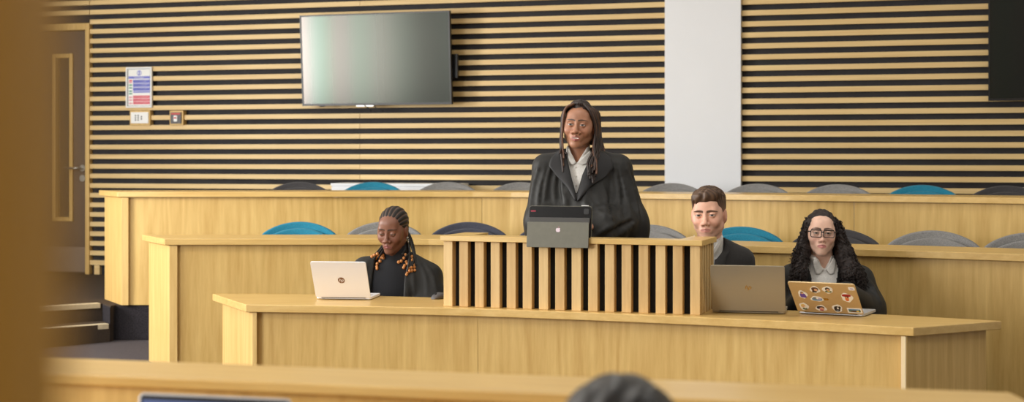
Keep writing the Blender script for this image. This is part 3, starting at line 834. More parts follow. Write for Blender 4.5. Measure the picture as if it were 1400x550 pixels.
ap = [(0,.30),(.25,.42),(.55,.38),(.72,.18),(.58,.02),(.56,-.18),(.74,-.36),(.58,-.72),(.32,-.95),(.08,-.86),(-.08,-.86),(-.32,-.95),(-.6,-.70),(-.76,-.25),(-.7,.12),(-.5,.38),(-.22,.42)]
sc_ = .0135
lg.prism_xz([(x*sc_, FH*.72+z*sc_) for x, z in ap][::-1], -.0052, -.0043, 0)
lg.prism_xz([(x*sc_, FH*.72+z*sc_) for x, z in [(.02,.48),(.12,.78),(.38,.95),(.34,.68)]][::-1], -.0052, -.0043, 1)
L2(lg).build('logo', ['logo_pale', 'logo_pink'], tb, fix=True)
L2(MB().prism_xz(rrect(-tw/2+.010, -tw/2+.034, .160, .1665, .003), .0108, .0122)).build('red_mark', 'camera_red', tb)
L2(MB().prism_xz(rrect(tw/2-.032, tw/2-.008, .150, .176, .006), .0095, .0122)).build('camera_bump', 'dark_plastic', tb, bevel=.001)
L2(MB().box(-tw/2+.006, tw/2-.006, .0035, .0115, .046, .09)).build('tablet_support', 'folio_fold', tb)

ms = on_desk(601, 409.5)
mr = thing('computer_mouse', 'small dark grey mouse at the left foot of the slatted lectern', 'mouse', (ms[0]-.004, ms[1]+.03, .7406), R(-35))
G_ = []
mb = MB()
prof = [(-.05,0.0),(-.046,.012),(-.03,.022),(0,.030),(.03,.026),(.048,.012),(.05,0)]
vs, fs = [], []
for i, (yy, zz) in enumerate(prof):
    wv = .028*math.sqrt(max(.05, 1-(yy/.055)**2))
    for k in range(9):
        a = math.pi*k/8; vs.append((wv*math.cos(a), yy, max(0.0, zz*math.sin(a)**.7) + .001))
for i in range(len(prof)-1):
    for k in range(8): fs.append((i*9+k, i*9+k+1, (i+1)*9+k+1, (i+1)*9+k))
fs += [tuple(i*9 for i in range(len(prof)))+tuple(i*9+8 for i in reversed(range(len(prof))))]
mb.add(vs, fs).build('mouse_shell', 'plate_grey', mr, smooth=True, fix=True)
MB().tube([(0, -.034, .021), (0, -.022, .0265)], .004, 8).build('scroll_wheel', 'dark_plastic', mr, smooth=True)
# ------------------------------------------------------------------ people: signed-distance modelling and surface nets
def axis_grid(lo, hi, h, fine=()):
    """coordinates from lo to hi with spacing h, and a finer spacing inside each (a, b, hf)"""
    out = [lo]
    while out[-1] < hi:
        x = out[-1]; st = h
        for a, b, hf in fine:
            if a <= x <= b: st = min(st, hf)
        out.append(x+st)
    return np.array(out, np.float32)

class Field:
    def __init__(s, xs, ys, zs):
        s.ax = (xs, ys, zs); s.v = np.full((len(xs), len(ys), len(zs)), .05, np.float32)
    def window(s, c, r):
        sl = []
        for k in range(3):
            a = np.searchsorted(s.ax[k], c[k]-r[k]); b = np.searchsorted(s.ax[k], c[k]+r[k]); sl.append(slice(a, max(a, b)))
        return tuple(sl)
    def op(s, f, c, r, k, M=None, sub=False):
        r = np.broadcast_to(np.array(r, float), (3,)) + k + .012
        sl = s.window(c, r)
        v = s.v[sl]
        if v.size == 0: return s
        X, Y, Z = np.meshgrid(*[s.ax[i][sl[i]] for i in range(3)], indexing='ij')
        sc = 1.0
        if M is not None:
            Rm, t, sc = M
            X, Y, Z = X-t[0], Y-t[1], Z-t[2]
            X, Y, Z = [(X*Rm[0, i]+Y*Rm[1, i]+Z*Rm[2, i])/sc for i in range(3)]
        d = (f(X, Y, Z)*sc).astype(np.float32)
        if sub:
            h = np.clip(.5 - .5*(v+d)/k, 0, 1); s.v[sl] = v*(1-h) - d*h + k*h*(1-h)
        else:
            h = np.clip(.5 + .5*(v-d)/k, 0, 1); s.v[sl] = v*(1-h) + d*h - k*h*(1-h)
        return s
    def _at(s, c, r, M):
        if M is None: return np.array(c, float), np.broadcast_to(np.array(r, float), (3,))
        Rm, t, sc = M
        return Rm @ (np.array(c, float)*sc) + t, np.full(3, np.max(r)*sc)
    def ell(s, c, r, k=.01, M=None, sub=False, rot=None):
        c = np.array(c, float); r3 = np.broadcast_to(np.array(r, float), (3,))
        if rot is not None:
            Q = np.array(Matrix.Rotation(rot[0], 3, rot[1]))
        def f(X, Y, Z):
            x, y, z = X-c[0], Y-c[1], Z-c[2]
            if rot is not None: x, y, z = [x*Q[0, i]+y*Q[1, i]+z*Q[2, i] for i in range(3)]
            k0 = np.sqrt((x/r3[0])**2+(y/r3[1])**2+(z/r3[2])**2)
            k1 = np.sqrt((x/r3[0]**2)**2+(y/r3[1]**2)**2+(z/r3[2]**2)**2)+1e-9
            return k0*(k0-1)/k1
        w, rr = s._at(c, np.full(3, r3.max()) if (rot is not None or M is not None) else r3, M)
        return s.op(f, w, rr, k, M, sub)
    def cap(s, a, b, ra, rb=None, k=.01, M=None, sub=False, sx=1.0):
        a, b = np.array(a, float), np.array(b, float); rb = ra if rb is None else rb
        ba = b-a; L2_ = ba.dot(ba)+1e-12
        def f(X, Y, Z):
            x, y, z = X-a[0], Y-a[1], Z-a[2]
            t = np.clip((x*ba[0]+y*ba[1]+z*ba[2])/L2_, 0, 1)
            return np.sqrt((x-ba[0]*t)**2+(y-ba[1]*t)**2+(z-ba[2]*t)**2) - (ra+(rb-ra)*t)
        c = (a+b)/2; r = np.abs(ba)/2+max(ra, rb)
        w, rr = s._at(c, r if M is None else np.full(3, np.linalg.norm(ba)/2+max(ra, rb)), M)
        return s.op(f, w, rr, k, M, sub)
    def fn(s, f, c, r, k=.01, M=None, sub=False):
        w, rr = s._at(c, r, M); return s.op(f, w, rr, k, M, sub)
    def grid(s): return np.meshgrid(*s.ax, indexing='ij', sparse=True)
    def front(s, x, z, default=None):
        """y of the surface nearest the viewer side (-y) at x, z"""
        i = int(np.clip(np.searchsorted(s.ax[0], x), 0, len(s.ax[0])-1)); k = int(np.clip(np.searchsorted(s.ax[2], z), 0, len(s.ax[2])-1))
        col = s.v[i, :, k]; n = np.where(col < 0)[0]
        if len(n) == 0: return default
        j = n[0]
        if j == 0: return float(s.ax[1][0])
        a, b = col[j-1], col[j]; t = a/(a-b+1e-9)
        return float(s.ax[1][j-1]+(s.ax[1][j]-s.ax[1][j-1])*t)
    def mesh(s):
        v = s.v; neg = v < 0
        nx, ny, nz = v.shape
        c = np.zeros((nx-1, ny-1, nz-1), np.uint8)
        for dx in (0, 1):
            for dy in (0, 1):
                for dz in (0, 1): c += neg[dx:nx-1+dx, dy:ny-1+dy, dz:nz-1+dz]
        act = (c > 0) & (c < 8)
        I = np.argwhere(act); idx = np.full(act.shape, -1, np.int32); idx[act] = np.arange(len(I))
        X = [s.ax[k] for k in range(3)]
        acc = np.zeros((len(I), 3)); cnt = np.zeros(len(I))
        cor = [(a, b, d) for a in (0, 1) for b in (0, 1) for d in (0, 1)]
        def P(o): return np.stack([X[k][I[:, k]+o[k]] for k in range(3)], 1)
        def V(o): return v[I[:, 0]+o[0], I[:, 1]+o[1], I[:, 2]+o[2]]
        for i, a in enumerate(cor):
            for b in cor[i+1:]:
                if sum(abs(p-q) for p, q in zip(a, b)) != 1: continue
                va, vb = V(a), V(b); m = (va < 0) != (vb < 0)
                t = np.where(m, va/(va-vb+1e-12), 0)[:, None]
                acc += np.where(m[:, None], P(a)+(P(b)-P(a))*t, 0); cnt += m
        verts = acc/np.maximum(cnt, 1)[:, None]
        faces = []
        for axn in range(3):
            u, w = [(1, 2), (2, 0), (0, 1)][axn]
            sl0 = [slice(None)]*3; sl1 = [slice(None)]*3
            sl0[axn] = slice(0, v.shape[axn]-1); sl1[axn] = slice(1, v.shape[axn])
            for q in (u, w):
                sl0[q] = slice(1, v.shape[q]-1); sl1[q] = slice(1, v.shape[q]-1)
            a, b = neg[tuple(sl0)], neg[tuple(sl1)]
            E = np.argwhere(a != b)
            if len(E) == 0: continue
            ins = a[E[:, 0], E[:, 1], E[:, 2]]
            E = E.copy(); E[:, u] += 1; E[:, w] += 1
            def cell(du, dw):
                Q = E.copy(); Q[:, u] -= du; Q[:, w] -= dw
                return idx[Q[:, 0], Q[:, 1], Q[:, 2]]
            q = np.stack([cell(1, 1), cell(0, 1), cell(0, 0), cell(1, 0)], 1)
            q[~ins] = q[~ins][:, ::-1]
            faces.append(q)
        return verts, np.vstack(faces)

def relax(verts, faces, n=1, lam=.5):
    """light Laplacian smoothing of the net"""
    e = np.vstack([faces[:, [0, 1]], faces[:, [1, 2]], faces[:, [2, 3]], faces[:, [3, 0]]])
    for _ in range(n):
        acc = np.zeros_like(verts); cnt = np.zeros(len(verts))
        np.add.at(acc, e[:, 0], verts[e[:, 1]]); np.add.at(acc, e[:, 1], verts[e[:, 0]])
        np.add.at(cnt, e[:, 0], 1); np.add.at(cnt, e[:, 1], 1)
        verts = verts*(1-lam) + lam*acc/np.maximum(cnt, 1)[:, None]
    return verts

def field_obj(fd, name, mat, parent, colors=None, sm=1):
    v, f = fd.mesh()
    if sm: v = relax(v, f, sm)
    me = bpy.data.meshes.new(name)
    me.vertices.add(len(v)); me.vertices.foreach_set('co', v.astype(np.float32).ravel())
    me.loops.add(f.size); me.loops.foreach_set('vertex_index', f.astype(np.int32).ravel())
    me.polygons.add(len(f)); me.polygons.foreach_set('loop_start', np.arange(0, f.size, 4, dtype=np.int32))
    me.polygons.foreach_set('loop_total', np.full(len(f), 4, np.int32))
    me.update(calc_edges=True); me.validate()
    me.polygons.foreach_set('use_smooth', np.ones(len(me.polygons), bool))
    me.materials.append(MATS[mat])
    if colors is not None:
        at = me.attributes.new('Col', 'FLOAT_COLOR', 'POINT')
        c = np.ones((len(v), 4), np.float32); c[:, :3] = colors(v); at.data.foreach_set('color', c.ravel())
    o = bpy.data.objects.new(name, me); COL.objects.link(o); o.parent = parent
    return o

def frame(pos, yaw=0, pitch=0, roll=0, sc=1.0):
    """head frame: yaw > 0 turns the face to the image left, pitch > 0 looks down, roll > 0 leans the crown to the image right"""
    M = Matrix.Rotation(-yaw, 3, 'Z') @ Matrix.Rotation(roll, 3, 'Y') @ Matrix.Rotation(pitch, 3, 'X')
    return (np.array(M), np.array(pos, float), sc)
def to_world(M, p): return M[0] @ (np.array(p, float)*M[2]) + M[1]
def to_local(M, P): return ((P-M[1]) @ M[0])/M[2]

def head(fd, M, o):
    """o: face options. Head-local metres: eyes at z = 0, face towards -y, chin near z = -.115"""
    w, nw, jaw = o.get('w', 1.0), o.get('nose', 1.0), o.get('jaw', 1.0)
    E = lambda c, r, k=.01, **q: fd.ell((c[0], c[1], c[2]), r, k, M, **q)
    C = lambda a, b, ra, rb=None, k=.01, **q: fd.cap(a, b, ra, rb, k, M, **q)
    E((0, .014, .034), (.0735*w, .094, .082), .01)
    E((0, -.028, -.026), (.0615*w, .061, .078), .03)
    for s in (-1, 1):
        C((s*.050*w*jaw, -.004, -.060), (s*.017*jaw, -.064, -.098), .017, .014, .025)
        E((s*.041*w, -.060, -.030), (.023, .023, .022), .02)
        E((s*.050*w, -.045, .0), (.018, .025, .03), .02)
    E((0, -.074, -.100), (.021*jaw, .017, .016), .02)
    C((-.036*w, -.073, .021), (.036*w, -.073, .021), .0155+o.get('brow', 0), k=.015)
    E((0, -.060, .050), (.052*w, .030, .032), .02)
    C((0, -.084, .012), (0, -.104, -.030), .0065*(.6+.4*nw), .0095*(.5+.5*nw), .012)
    E((0, -.1075, -.0345), (.0115*nw, .011, .0095), .008)
    for s in (-1, 1):
        E((s*.0145*nw, -.0965, -.0385), (.0075*nw, .0105, .0080), .006)
        E((s*.0305, -.101, .001), (.0195, .0155, .0125), .014, sub=True)
        E((s*.0305, -.0785, 0), .0128, .004)
        E((s*.0065*nw, -.1045, -.0445), (.0035*nw, .004, .0025), .003, sub=True)
    # lids: a slightly larger shell with an almond opening
    hu, hl = o.get('lid_up', .0044), o.get('lid_low', .0036)
    for s in (-1, 1):
        def f(X, Y, Z, s=s):
            x, y, z = X-s*.0305, Y+.0785, Z
            sph = np.sqrt(x*x+y*y+z*z)-.0146
            q = np.clip(1-(x/.0148)**2, 0, 1)
            ins = np.minimum(hu*q-z, z+hl*q)
            return np.maximum(sph, ins)
        fd.fn(f, (s*.0305, -.0785, 0), .016, .002, M)
    # mouth
    E((0, -.079, -.066), (.028, .018, .020), .02)
    lf = o.get('lips', 1.0); op = o.get('open', 0.0)
    dn = o.get('corner', .0016)
    for s in (-1, 1):
        C((0, -.0950, -.0600+op*.3), (s*.0175, -.0880, -.0612-dn+op*.1), .0056*lf, .0036*lf, .004)
        C((0, -.0925, -.0712-op*.7), (s*.0150, -.0870, -.0700-dn-op*.4), .0066*lf, .0042*lf, .004)
    if op: E((0, -.101, -.066-op*.2), (.018, .012, .0012+op*.55), .003, sub=True)
    else:
        for s in (-1, 1): C((0, -.101, -.0650), (s*.0215, -.096, -.0655-dn), .0016, k=.003, sub=True)
    for s in (-1, 1):
        E((s*(.0690+o.get('ear', .001))*w, .012, -.010), (.0105, .021, .031), .006, rot=(s*.25, 'Z'))
        E((s*(.0800+o.get('ear', .001))*w, .004, -.006), (.0055, .011, .018), .004, sub=True)
        C((s*.053*w, .004, -.055), (s*.056*w, .004, -.008), .0135, .014, .02)

def head_colors(M, o):
    skin, lip = np.array(lin(o['skin'])), np.array(lin(o['lip'])); brow = np.array(lin(o['browc']))
    iris = np.array(lin(o.get('iris', (46, 30, 22)))); white = np.array(lin((196, 186, 178)))
    hu, hl = o.get('lid_up', .0044), o.get('lid_low', .0036); gx, gz = o.get('gaze', (0, 0))
    bz, bt = o.get('browz', .0215), o.get('browt', .0036)
    op = o.get('open', 0.0)
    warm = np.array(lin(o.get('blush', o['skin'])))
    def col(V):
        L = to_local(M, V); x, y, z = L.T
        c = np.tile(skin, (len(V), 1))
        def put(mask, rgb):
            m = np.clip(mask, 0, 1)[:, None]; c[:] = c*(1-m)+np.array(rgb)*m
        sst = lambda e0, e1, t: (lambda q: q*q*(3-2*q))(np.clip((t-e0)/(e1-e0), 0, 1))
        face = (y < -.03)
        for s in (-1, 1):   # cheeks, ears, nose warmth
            put(.40*np.exp(-(((x-s*.04)/.022)**2+((z+.032)/.02)**2))*face, warm)
            put(.5*(np.abs(x-s*.078) < .012)*(np.abs(z+.01) < .035)*(y > -.02), warm)
        put(.4*np.exp(-((x/.014)**2+((z+.034)/.012)**2))*face, warm)
        if 'stubble' in o:
            put(.45*sst(-.035, -.06, z)*face*sst(.0, .01, np.abs(z+.066)+np.abs(x)*.2-.008), lin(o['stubble']))
        for s in (-1, 1):
            ex = x-s*.0305
            q = np.clip(1-(ex/.0148)**2, 0, None)
            up, lo = hu*q-z, z+hl*q
            ins = (np.minimum(up, lo) > -.0003) & (np.abs(ex) < .0145) & (y < -.06)
            put(ins.astype(float), white)
            r = np.sqrt((ex-gx)**2+(z-gz)**2)
            put(ins*sst(.0072, .0060, r), iris); put(ins*sst(.0036, .0026, r), (.006, .005, .005))
            lash = np.exp(-((z-hu*q-.0008)/.0014)**2)*(np.abs(ex) < .016)*(y < -.06)
            put(o.get('lash', .8)*lash, (.012, .01, .01))
            put(.35*np.exp(-((z+hl*q+.0006)/.0011)**2)*(np.abs(ex) < .0145)*(y < -.06), (.02, .015, .012))
            bx = s*x-.031; zc = bz+.004*np.clip(1-(bx/.024)**2, -1, 1) + o.get('browtilt', 0)*bx
            th = bt*np.clip(1.1-(np.clip(bx, -.02, .03)/.030+.15)*.8, .3, 1.1)
            put(.9*sst(1.35, .75, np.abs(z-zc)/th)*sst(.0255, .0215, np.abs(bx))*face, brow)
        zl = z+.0652 + o.get('corner', .0016)*(x/.0215)**2
        wid = .0235
        qx = np.clip(1-(x/wid)**2, 0, None)
        upl = (.0088+op*.3)*np.sqrt(qx)*(1-.18*np.exp(-(x/.005)**2)); lol = -(.0115+op)*np.sqrt(qx)
        lipm = sst(-.0012, .0012, upl-zl)*sst(-.0012, .0012, zl-lol)*(np.abs(x) < wid)*(y < -.065)
        put(.85*lipm, lip)
        if op:
            t = (np.abs(x) < .0165)*(np.abs(zl+op*.15) < .0010+op*.55*np.clip(1-(x/.0175)**2, 0, 1))*(y < -.06)
            put(.95*t, lin((226, 214, 204)))
        else:
            put(.8*np.exp(-(zl/.0011)**2)*(np.abs(x) < .021)*(y < -.07), (.03, .012, .01))
        for s in (-1, 1):
            put(.75*np.exp(-(((x-s*.0065)/.0032)**2+((z+.0455)/.002)**2))*(y < -.08), (.02, .01, .008))
        return c
    return col

def hand(fd, wrist, d, n, side, k=.006, curl=.5):
    """palm with four fingers and a thumb; d: direction of the fingers, n: back of the hand, side: +1 thumb towards +x of (d x n)"""
    wrist, d, n = np.array(wrist, float), np.array(d, float), np.array(n, float)
    d /= np.linalg.norm(d); n = n-d*n.dot(d); n /= np.linalg.norm(n); t = np.cross(d, n)*side
    for q in (-.024, -.008, .008, .024):
        fd.cap(wrist+t*q*.6, wrist+d*.075+t*q, .016, .0125, .008)
    for q, L_, r in ((.027, .072, .0088), (.009, .080, .0092), (-.009, .075, .0088), (-.026, .058, .0078)):
        a = wrist+d*.080+t*q; b = a+d*L_*.5-n*L_*.10*curl; c = b+d*L_*.32-n*L_*.32*curl; e = c+d*L_*.12-n*L_*.25*curl
        fd.cap(a, b, r, r*.95, .003); fd.cap(b, c, r*.95, r*.88, .003); fd.cap(c, e, r*.88, r*.78, .003)
    a = wrist+d*.022+t*.026; b = a+d*.030+t*.026-n*.006; c = b+d*.030+t*.010-n*.006
    fd.cap(a, b, .0125, .0105, .006); fd.cap(b, c, .0105, .0085, .003)

def body(root, M, o, J, fine_head=.0019, h=.0065):
    """one continuous figure. J: joints: neck, chest, pelvis, shoulders, elbows, wrists, hips, knees, ankles (left = image left first)"""
    hp = M[1]
    pts = np.array([p for v in J.values() for p in (v if isinstance(v[0], (list, tuple, np.ndarray)) else [v])])
    lo = np.minimum(pts.min(0), hp-.14)-.16; hi = np.maximum(pts.max(0), hp+.15)+.14
    hr = .118*M[2]
    zf = [(hp[2]-.135*M[2], hp[2]+.13*M[2], fine_head)]
    wz = [p[2] for p in J['wrist']]; zf.append((min(wz)-.07, max(wz)+.05, .0045))
    fd = Field(axis_grid(lo[0], hi[0], h*.9, [(hp[0]-hr, hp[0]+hr, fine_head)]),
               axis_grid(lo[1], hi[1], h, [(hp[1]-.125*M[2], hp[1]+.12*M[2], fine_head)]),
               axis_grid(max(lo[2], -.02), hi[2], h*1.2, zf))
    C = fd.cap
    nk, ch, pv = [np.array(J[q], float) for q in ('neck', 'chest', 'pelvis')]
    head(fd, M, o)
    nr = o.get('neck_r', .052)
    C(to_world(M, (0, .018, -.055)), nk, nr*.98, nr*1.12, .022)
    fd.ell(ch+np.array((0,.012,0)), (.130, .072, .16), .03); C(ch+np.array((0,.02,0)), pv, .085, .10, .03); fd.ell(pv, (.15, .10, .10), .03)
    for s in (0, 1):
        sh, el, wr = [np.array(J[q][s], float) for q in ('shoulder', 'elbow', 'wrist')]
        C(nk+np.array((0, .015, -.03)), sh+np.array((0, .01, -.01)), .034, .040, .02); C(sh+np.array((0, .01, -.01)), el, .042, .035, .02); C(el, wr, .036, .026, .012)
        hd = np.array(J['hand'][s], float); up = np.array(J.get('palm_up', (0, 0, 1)), float)
        hand(fd, wr, hd, up, 1 if s == 0 else -1)
        hi_, kn, an = [np.array(J[q][s], float) for q in ('hip', 'knee', 'ankle')]
        C(hi_, kn, .080, .056, .04); C(kn, an, .056, .038, .02)
        C(an, an+np.array((0, -.15, -.045)), .036, .028, .02)
    hc = head_colors(M, o)
    return field_obj(fd, 'body', 'skin', root, hc, sm=1)

def seated_joints(cx, hz, dx_sh=.17, shz=None, lean=0.0, el=None, wr=None, seat=.46):
    shz = shz if shz is not None else hz-.215
    el = el or [(-.25, -.02, shz-.26), (.25, -.02, shz-.26)]
    wr = wr or [(-.12, -.24, .785), (.12, -.24, .785)]
    return dict(neck=(cx, .035, shz+.055), chest=(cx*.6, .045, shz-.12), pelvis=(0, .10, seat+.10),
                shoulder=[(cx*.7-dx_sh, .04, shz), (cx*.7+dx_sh, .04, shz)], elbow=el, wrist=wr,
                hand=[(.25, -1, -.02), (-.25, -1, -.02)], hip=[(-.09, .06, seat+.06), (.09, .06, seat+.06)],
                knee=[(-.11, -.36, seat+.03), (.11, -.36, seat+.03)], ankle=[(-.11, -.24, .09), (.11, -.24, .09)])

def trousers(root, J, seated=True, mat='trouser_black'):
    pv = np.array(J['pelvis'], float)
    fd = Field(axis_grid(-.30, .30, .011), axis_grid(-.55, .32, .011), axis_grid(-.01, pv[2]+.18, .012))
    fd.ell(pv, (.19, .135, .125), .04)
    for s in (0, 1):
        hi_, kn, an = [np.array(J[q][s], float) for q in ('hip', 'knee', 'ankle')]
        fd.cap(hi_, kn, .098, .072, .03); fd.cap(kn, an+(0, 0, .0), .072, .055, .02)
    field_obj(fd, 'trousers', mat, root)
    for s in (0, 1):
        an = np.array(J['ankle'][s], float)
        f2 = Field(axis_grid(an[0]-.07, an[0]+.07, .008), axis_grid(an[1]-.25, an[1]+.12, .008), axis_grid(-.01, .16, .008))
        f2.cap(an+(0, .02, -.035), an+(0, -.15, -.058), .046, .036, .02); f2.cap(an, an+(0, .01, -.03), .05, .05, .02)
        X, Y, Z = f2.grid(); f2.v = np.maximum(f2.v, .002-Z+0*X+0*Y)
        field_obj(f2, 'shoe', 'shoe_black', root)

def ruled(fd, inner, outer, nu=26, nv=10, off=.004, dflt=0.0, lift=None):
    """strip between two outlines (x, z), laid on the front of a garment"""
    A, B = resample(inner, nu), resample(outer, nu); G = []
    for i in range(nu):
        rowp = []
        for j in range(nv):
            t = j/(nv-1); x, z = A[i]*(1-t)+B[i]*t
            y = fd.front(x, z); 
            rowp.append([x, y, z])
        G.append(rowp)
    ok = [q[1] for r in G for q in r if q[1] is not None]; mn = min(ok) if ok else dflt
    Y = np.array([[q[1] if q[1] is not None else np.nan for q in r] for r in G])
    for i in range(nu):
        for j in range(nv):
            if np.isnan(Y[i, j]):
                nb = Y[max(0, i-4):i+5, max(0, j-4):j+5]; Y[i, j] = np.nanmin(nb) if np.isfinite(nb).any() else mn
    for it in range(14):
        P = np.pad(Y, 1, mode='edge'); A_ = (P[:-2, 1:-1]+P[2:, 1:-1]+P[1:-1, :-2]+P[1:-1, 2:])/4; Y = np.minimum(Y, A_) if it < 9 else A_
    for i in range(nu):
        for j in range(nv):
            t = j/(nv-1)
            G[i][j][1] = Y[i, j]-off - (lift(i/(nu-1), t) if lift else 0)
    return G

def braid(mb, pts, r, mi=0, beat=.012, tip=None):
    P = smooth_curve(pts, max(8, int(np.linalg.norm(np.diff(np.array(pts), axis=0), axis=1).sum()/.0045)))
    d = np.r_[0, np.cumsum(np.linalg.norm(np.diff(P, axis=0), axis=1))]
    rr = r*(.92+.38*np.abs(np.sin(d*math.pi/beat)))*np.clip(1.15-.45*d/d[-1], .55, 1)
    mb.tube(P, rr, 6, mi)
    return P

def person(label, px0, Y, z0=0.0, yaw=0.0):
    return thing('person', label, 'person', (PX(px0, Y), Y, z0), yaw, None)
class PF:
    """pixel to person-local x, z"""
    def __init__(s, px0, Y): s.p, s.s = px0, Y/F
    def x(s, px): return (px-s.p)*s.s
    def z(s, py): return CAMZ-(py-HY)*s.s
    def xz(s, L): return [(s.x(a), s.z(b)) for a, b in L]
def cut_region(fd, zlo, zhi, left, right, ymax, k=.006):
    """open a garment's front between two edges given as (z, x) pairs"""
    lz, lx = np.array([q[0] for q in left]), np.array([q[1] for q in left]); o1 = np.argsort(lz)
    rz, rx = np.array([q[0] for q in right]), np.array([q[1] for q in right]); o2 = np.argsort(rz)
    def f(X, Y, Z):
        a = np.interp(Z, lz[o1], lx[o1]); b = np.interp(Z, rz[o2], rx[o2])
        return np.maximum.reduce([a-X, X-b, Y-ymax, zlo-Z, Z-zhi])
    c = ((min(lx)+max(rx))/2, ymax-.2, (zlo+zhi)/2); r = ((max(rx)-min(lx))/2+.02, .3, (zhi-zlo)/2+.02)
    fd.fn(f, c, r, k, sub=True)
def folds(fd, cx, cy, z0, z1, amp, n, seed=0):
    X, Y, Z = fd.grid(); th = np.arctan2(X-cx, -(Y-cy))
    m = np.clip((z1-Z)/(z1-z0), 0, 1)
    q = np.sin(n*th+3.0*np.sin(Z*7+seed)+seed)+.6*np.sin(n*1.7*th-2*np.sin(Z*5+seed*2)+1.3*seed)
    fd.v = fd.v + (amp*m*q).astype(np.float32)
def wrinkle(fd, pts, r, k=.012):
    P = np.array(pts, float)
    for a, b in zip(P[:-1], P[1:]): fd.cap(a, b, r, r, k)
#RIDGE
def ridge(fd, PF_, pts, r, sink=.35, k=.010, sub=False):
    Q = smooth_curve([(PF_.x(a), PF_.z(b)) for a, b in pts], 9); out = []
    for x, z in Q:
        y = fd.front(x, z)
        if y is not None: out.append((x, y + (r*sink if not sub else -r*sink), z))
    n = len(out)
    for q in range(n-1):
        ra, rb_ = [r*(.45+.55*math.sin(math.pi*(q+e+.4)/(n+.3))) for e in (0, 1)]
        fd.cap(out[q], out[q+1], ra, rb_, k, sub=sub)
def on_front(fd, x, z, off=.004, d=-.1):
    y = fd.front(x, z); return (x, (y if y is not None else d)-off, z)
def local_grid(fd, M):
    X, Y, Z = np.meshgrid(*fd.ax, indexing='ij')
    P = np.stack([X, Y, Z], -1)-M[1]
    L = (P @ M[0])/M[2]; return L[..., 0], L[..., 1], L[..., 2]
def head_field(M, h=.0024, ext=.15):
    c = M[1]; return Field(*[axis_grid(c[k]-ext, c[k]+ext, h) for k in range(3)])

# ============ woman with beaded braids, left
P = PF(545, 7.45)
r1 = person('seated woman with beaded cornrow braids and black robe looking down at white laptop', 545, 7.45)
M1 = frame((P.x(537.5), .0, P.z(319.6)+.021), R(18), R(14), R(1.5), .955)
o1 = dict(skin=(128, 86, 68), lip=(142, 84, 84), browc=(40, 28, 24), blush=(128, 76, 62), nose=1.12, lips=.95, corner=.0065, ear=.003, w=.97, jaw=.90, lid_up=-.0004, lid_low=.0034, lash=.95, gaze=(-.001, -.0022), iris=(28, 18, 14))
J = seated_joints(-.018, 1.06, .17, .855, el=[(-.225, .0, .66), (.180, .0, .66)], wr=[(-.08, -.16, .635), (.07, -.16, .635)])
J['hand'] = [(.35, -1, -.05), (-.35, -1, -.05)]
J['shoulder'] = [(-.165, .04, .855), (.145, .045, .825)]
body(r1, M1, o1, J); trousers(r1, J)
kn = Field(axis_grid(-.22, .22, .007), axis_grid(-.16, .24, .007), axis_grid(.50, .99, .007))
kn.ell((-.01, .05, .75), (.165, .115, .19), .03); kn.cap((-.016, .045, .84), to_world(M1, (0, .012, -.098)), .064, .062, .03); kn.cap((0, .06, .70), (0, .09, .55), .135, .15, .04)
kn.cap((-.02, .04, .86), (-.15, .04, .83), .05, .05, .03); kn.cap((0, .04, .86), (.13, .045, .80), .05, .05, .03)
X_, Y_, Z_ = kn.grid(); hz = to_world(M1, (0, 0, -.080))[2]
kn.v = np.maximum(kn.v, (Z_-(hz+.25*(Y_+.03))).astype(np.float32)+0*X_)
field_obj(kn, 'roll_neck_top', 'knit_black', r1)
rb = Field(axis_grid(-.36, .36, .0065), axis_grid(-.36, .26, .0065), axis_grid(.42, .98, .0065))
rb.cap((-.05, .045, .888), (-.175, .035, .850), .050, .058, .03); rb.cap((.03, .05, .885), (.150, .045, .812), .052, .066, .03)
rb.cap((-.175, .035, .850), (-.225, -.03, .66), .060, .085, .03); rb.cap((.150, .045, .812), (.165, -.03, .66), .068, .092, .03)
rb.ell((-.005, .06, .74), (.20, .125, .20), .04); rb.cap((0, .07, .70), (0, .10, .46), .165, .19, .04)
rb.fn(lambda X, Y, Z: np.sqrt((X+.016)**2+(Y-.02)**2)-.072, (-.016, .02, .92), (.08, .08, .06), .012, sub=True)
folds(rb, 0, .05, .60, .86, .0045, 13, 1.0)
RIDGES1 = [([(580,360),(592,378),(598,404)], .009), ([(571,356),(582,378),(586,404)], .008), ([(562,362),(566,382),(568,404)], .007), ([(504,356),(497,372),(495,392)], .008)]
for a, r_ in RIDGES1: ridge(rb, P, a, r_)
cut_region(rb, .45, .99, [(P.z(340), P.x(521)), (P.z(354), P.x(513.5)), (P.z(397), P.x(508)), (.4, P.x(507))], [(P.z(345), P.x(557)), (P.z(374), P.x(554)), (P.z(405), P.x(553)), (.4, P.x(553))], .03)
rb.cap((-.225, -.01, .66), (-.10, -.13, .64), .072, .058, .03); rb.cap((.17, -.01, .66), (.09, -.13, .64), .080, .058, .03)
field_obj(rb, 'robe', 'gown_black', r1)
hf = head_field(M1)
hf.ell((0, .018, .036), (.0765, .098, .0855), .008, M1); hf.ell((0, .06, -.02), (.060, .055, .055), .02, M1)
hf.ell((0, -.108, -.030), (.0655, .066, .1035), .006, M1, sub=True)
lx, ly, lz = local_grid(hf, M1)
hf.v = np.maximum(hf.v, (-.010-.55*np.maximum(0, ly-.0)+.9*np.maximum(0, -ly-.01)-lz).astype(np.float32))
phi = np.arctan2(lx, lz+.03+.25*ly)
hf.v = hf.v + (.0013*np.cos(phi*36)).astype(np.float32)
def cornrow_col(V):
    L = to_local(M1, V); ph = np.arctan2(L[:, 0], L[:, 2]+.03+.25*L[:, 1]); g = np.clip((np.cos(ph*36)-.45)/.5, 0, 1)[:, None]
    return np.array(lin((30, 25, 24)))*(1-g)+np.array(lin((96, 74, 62)))*g
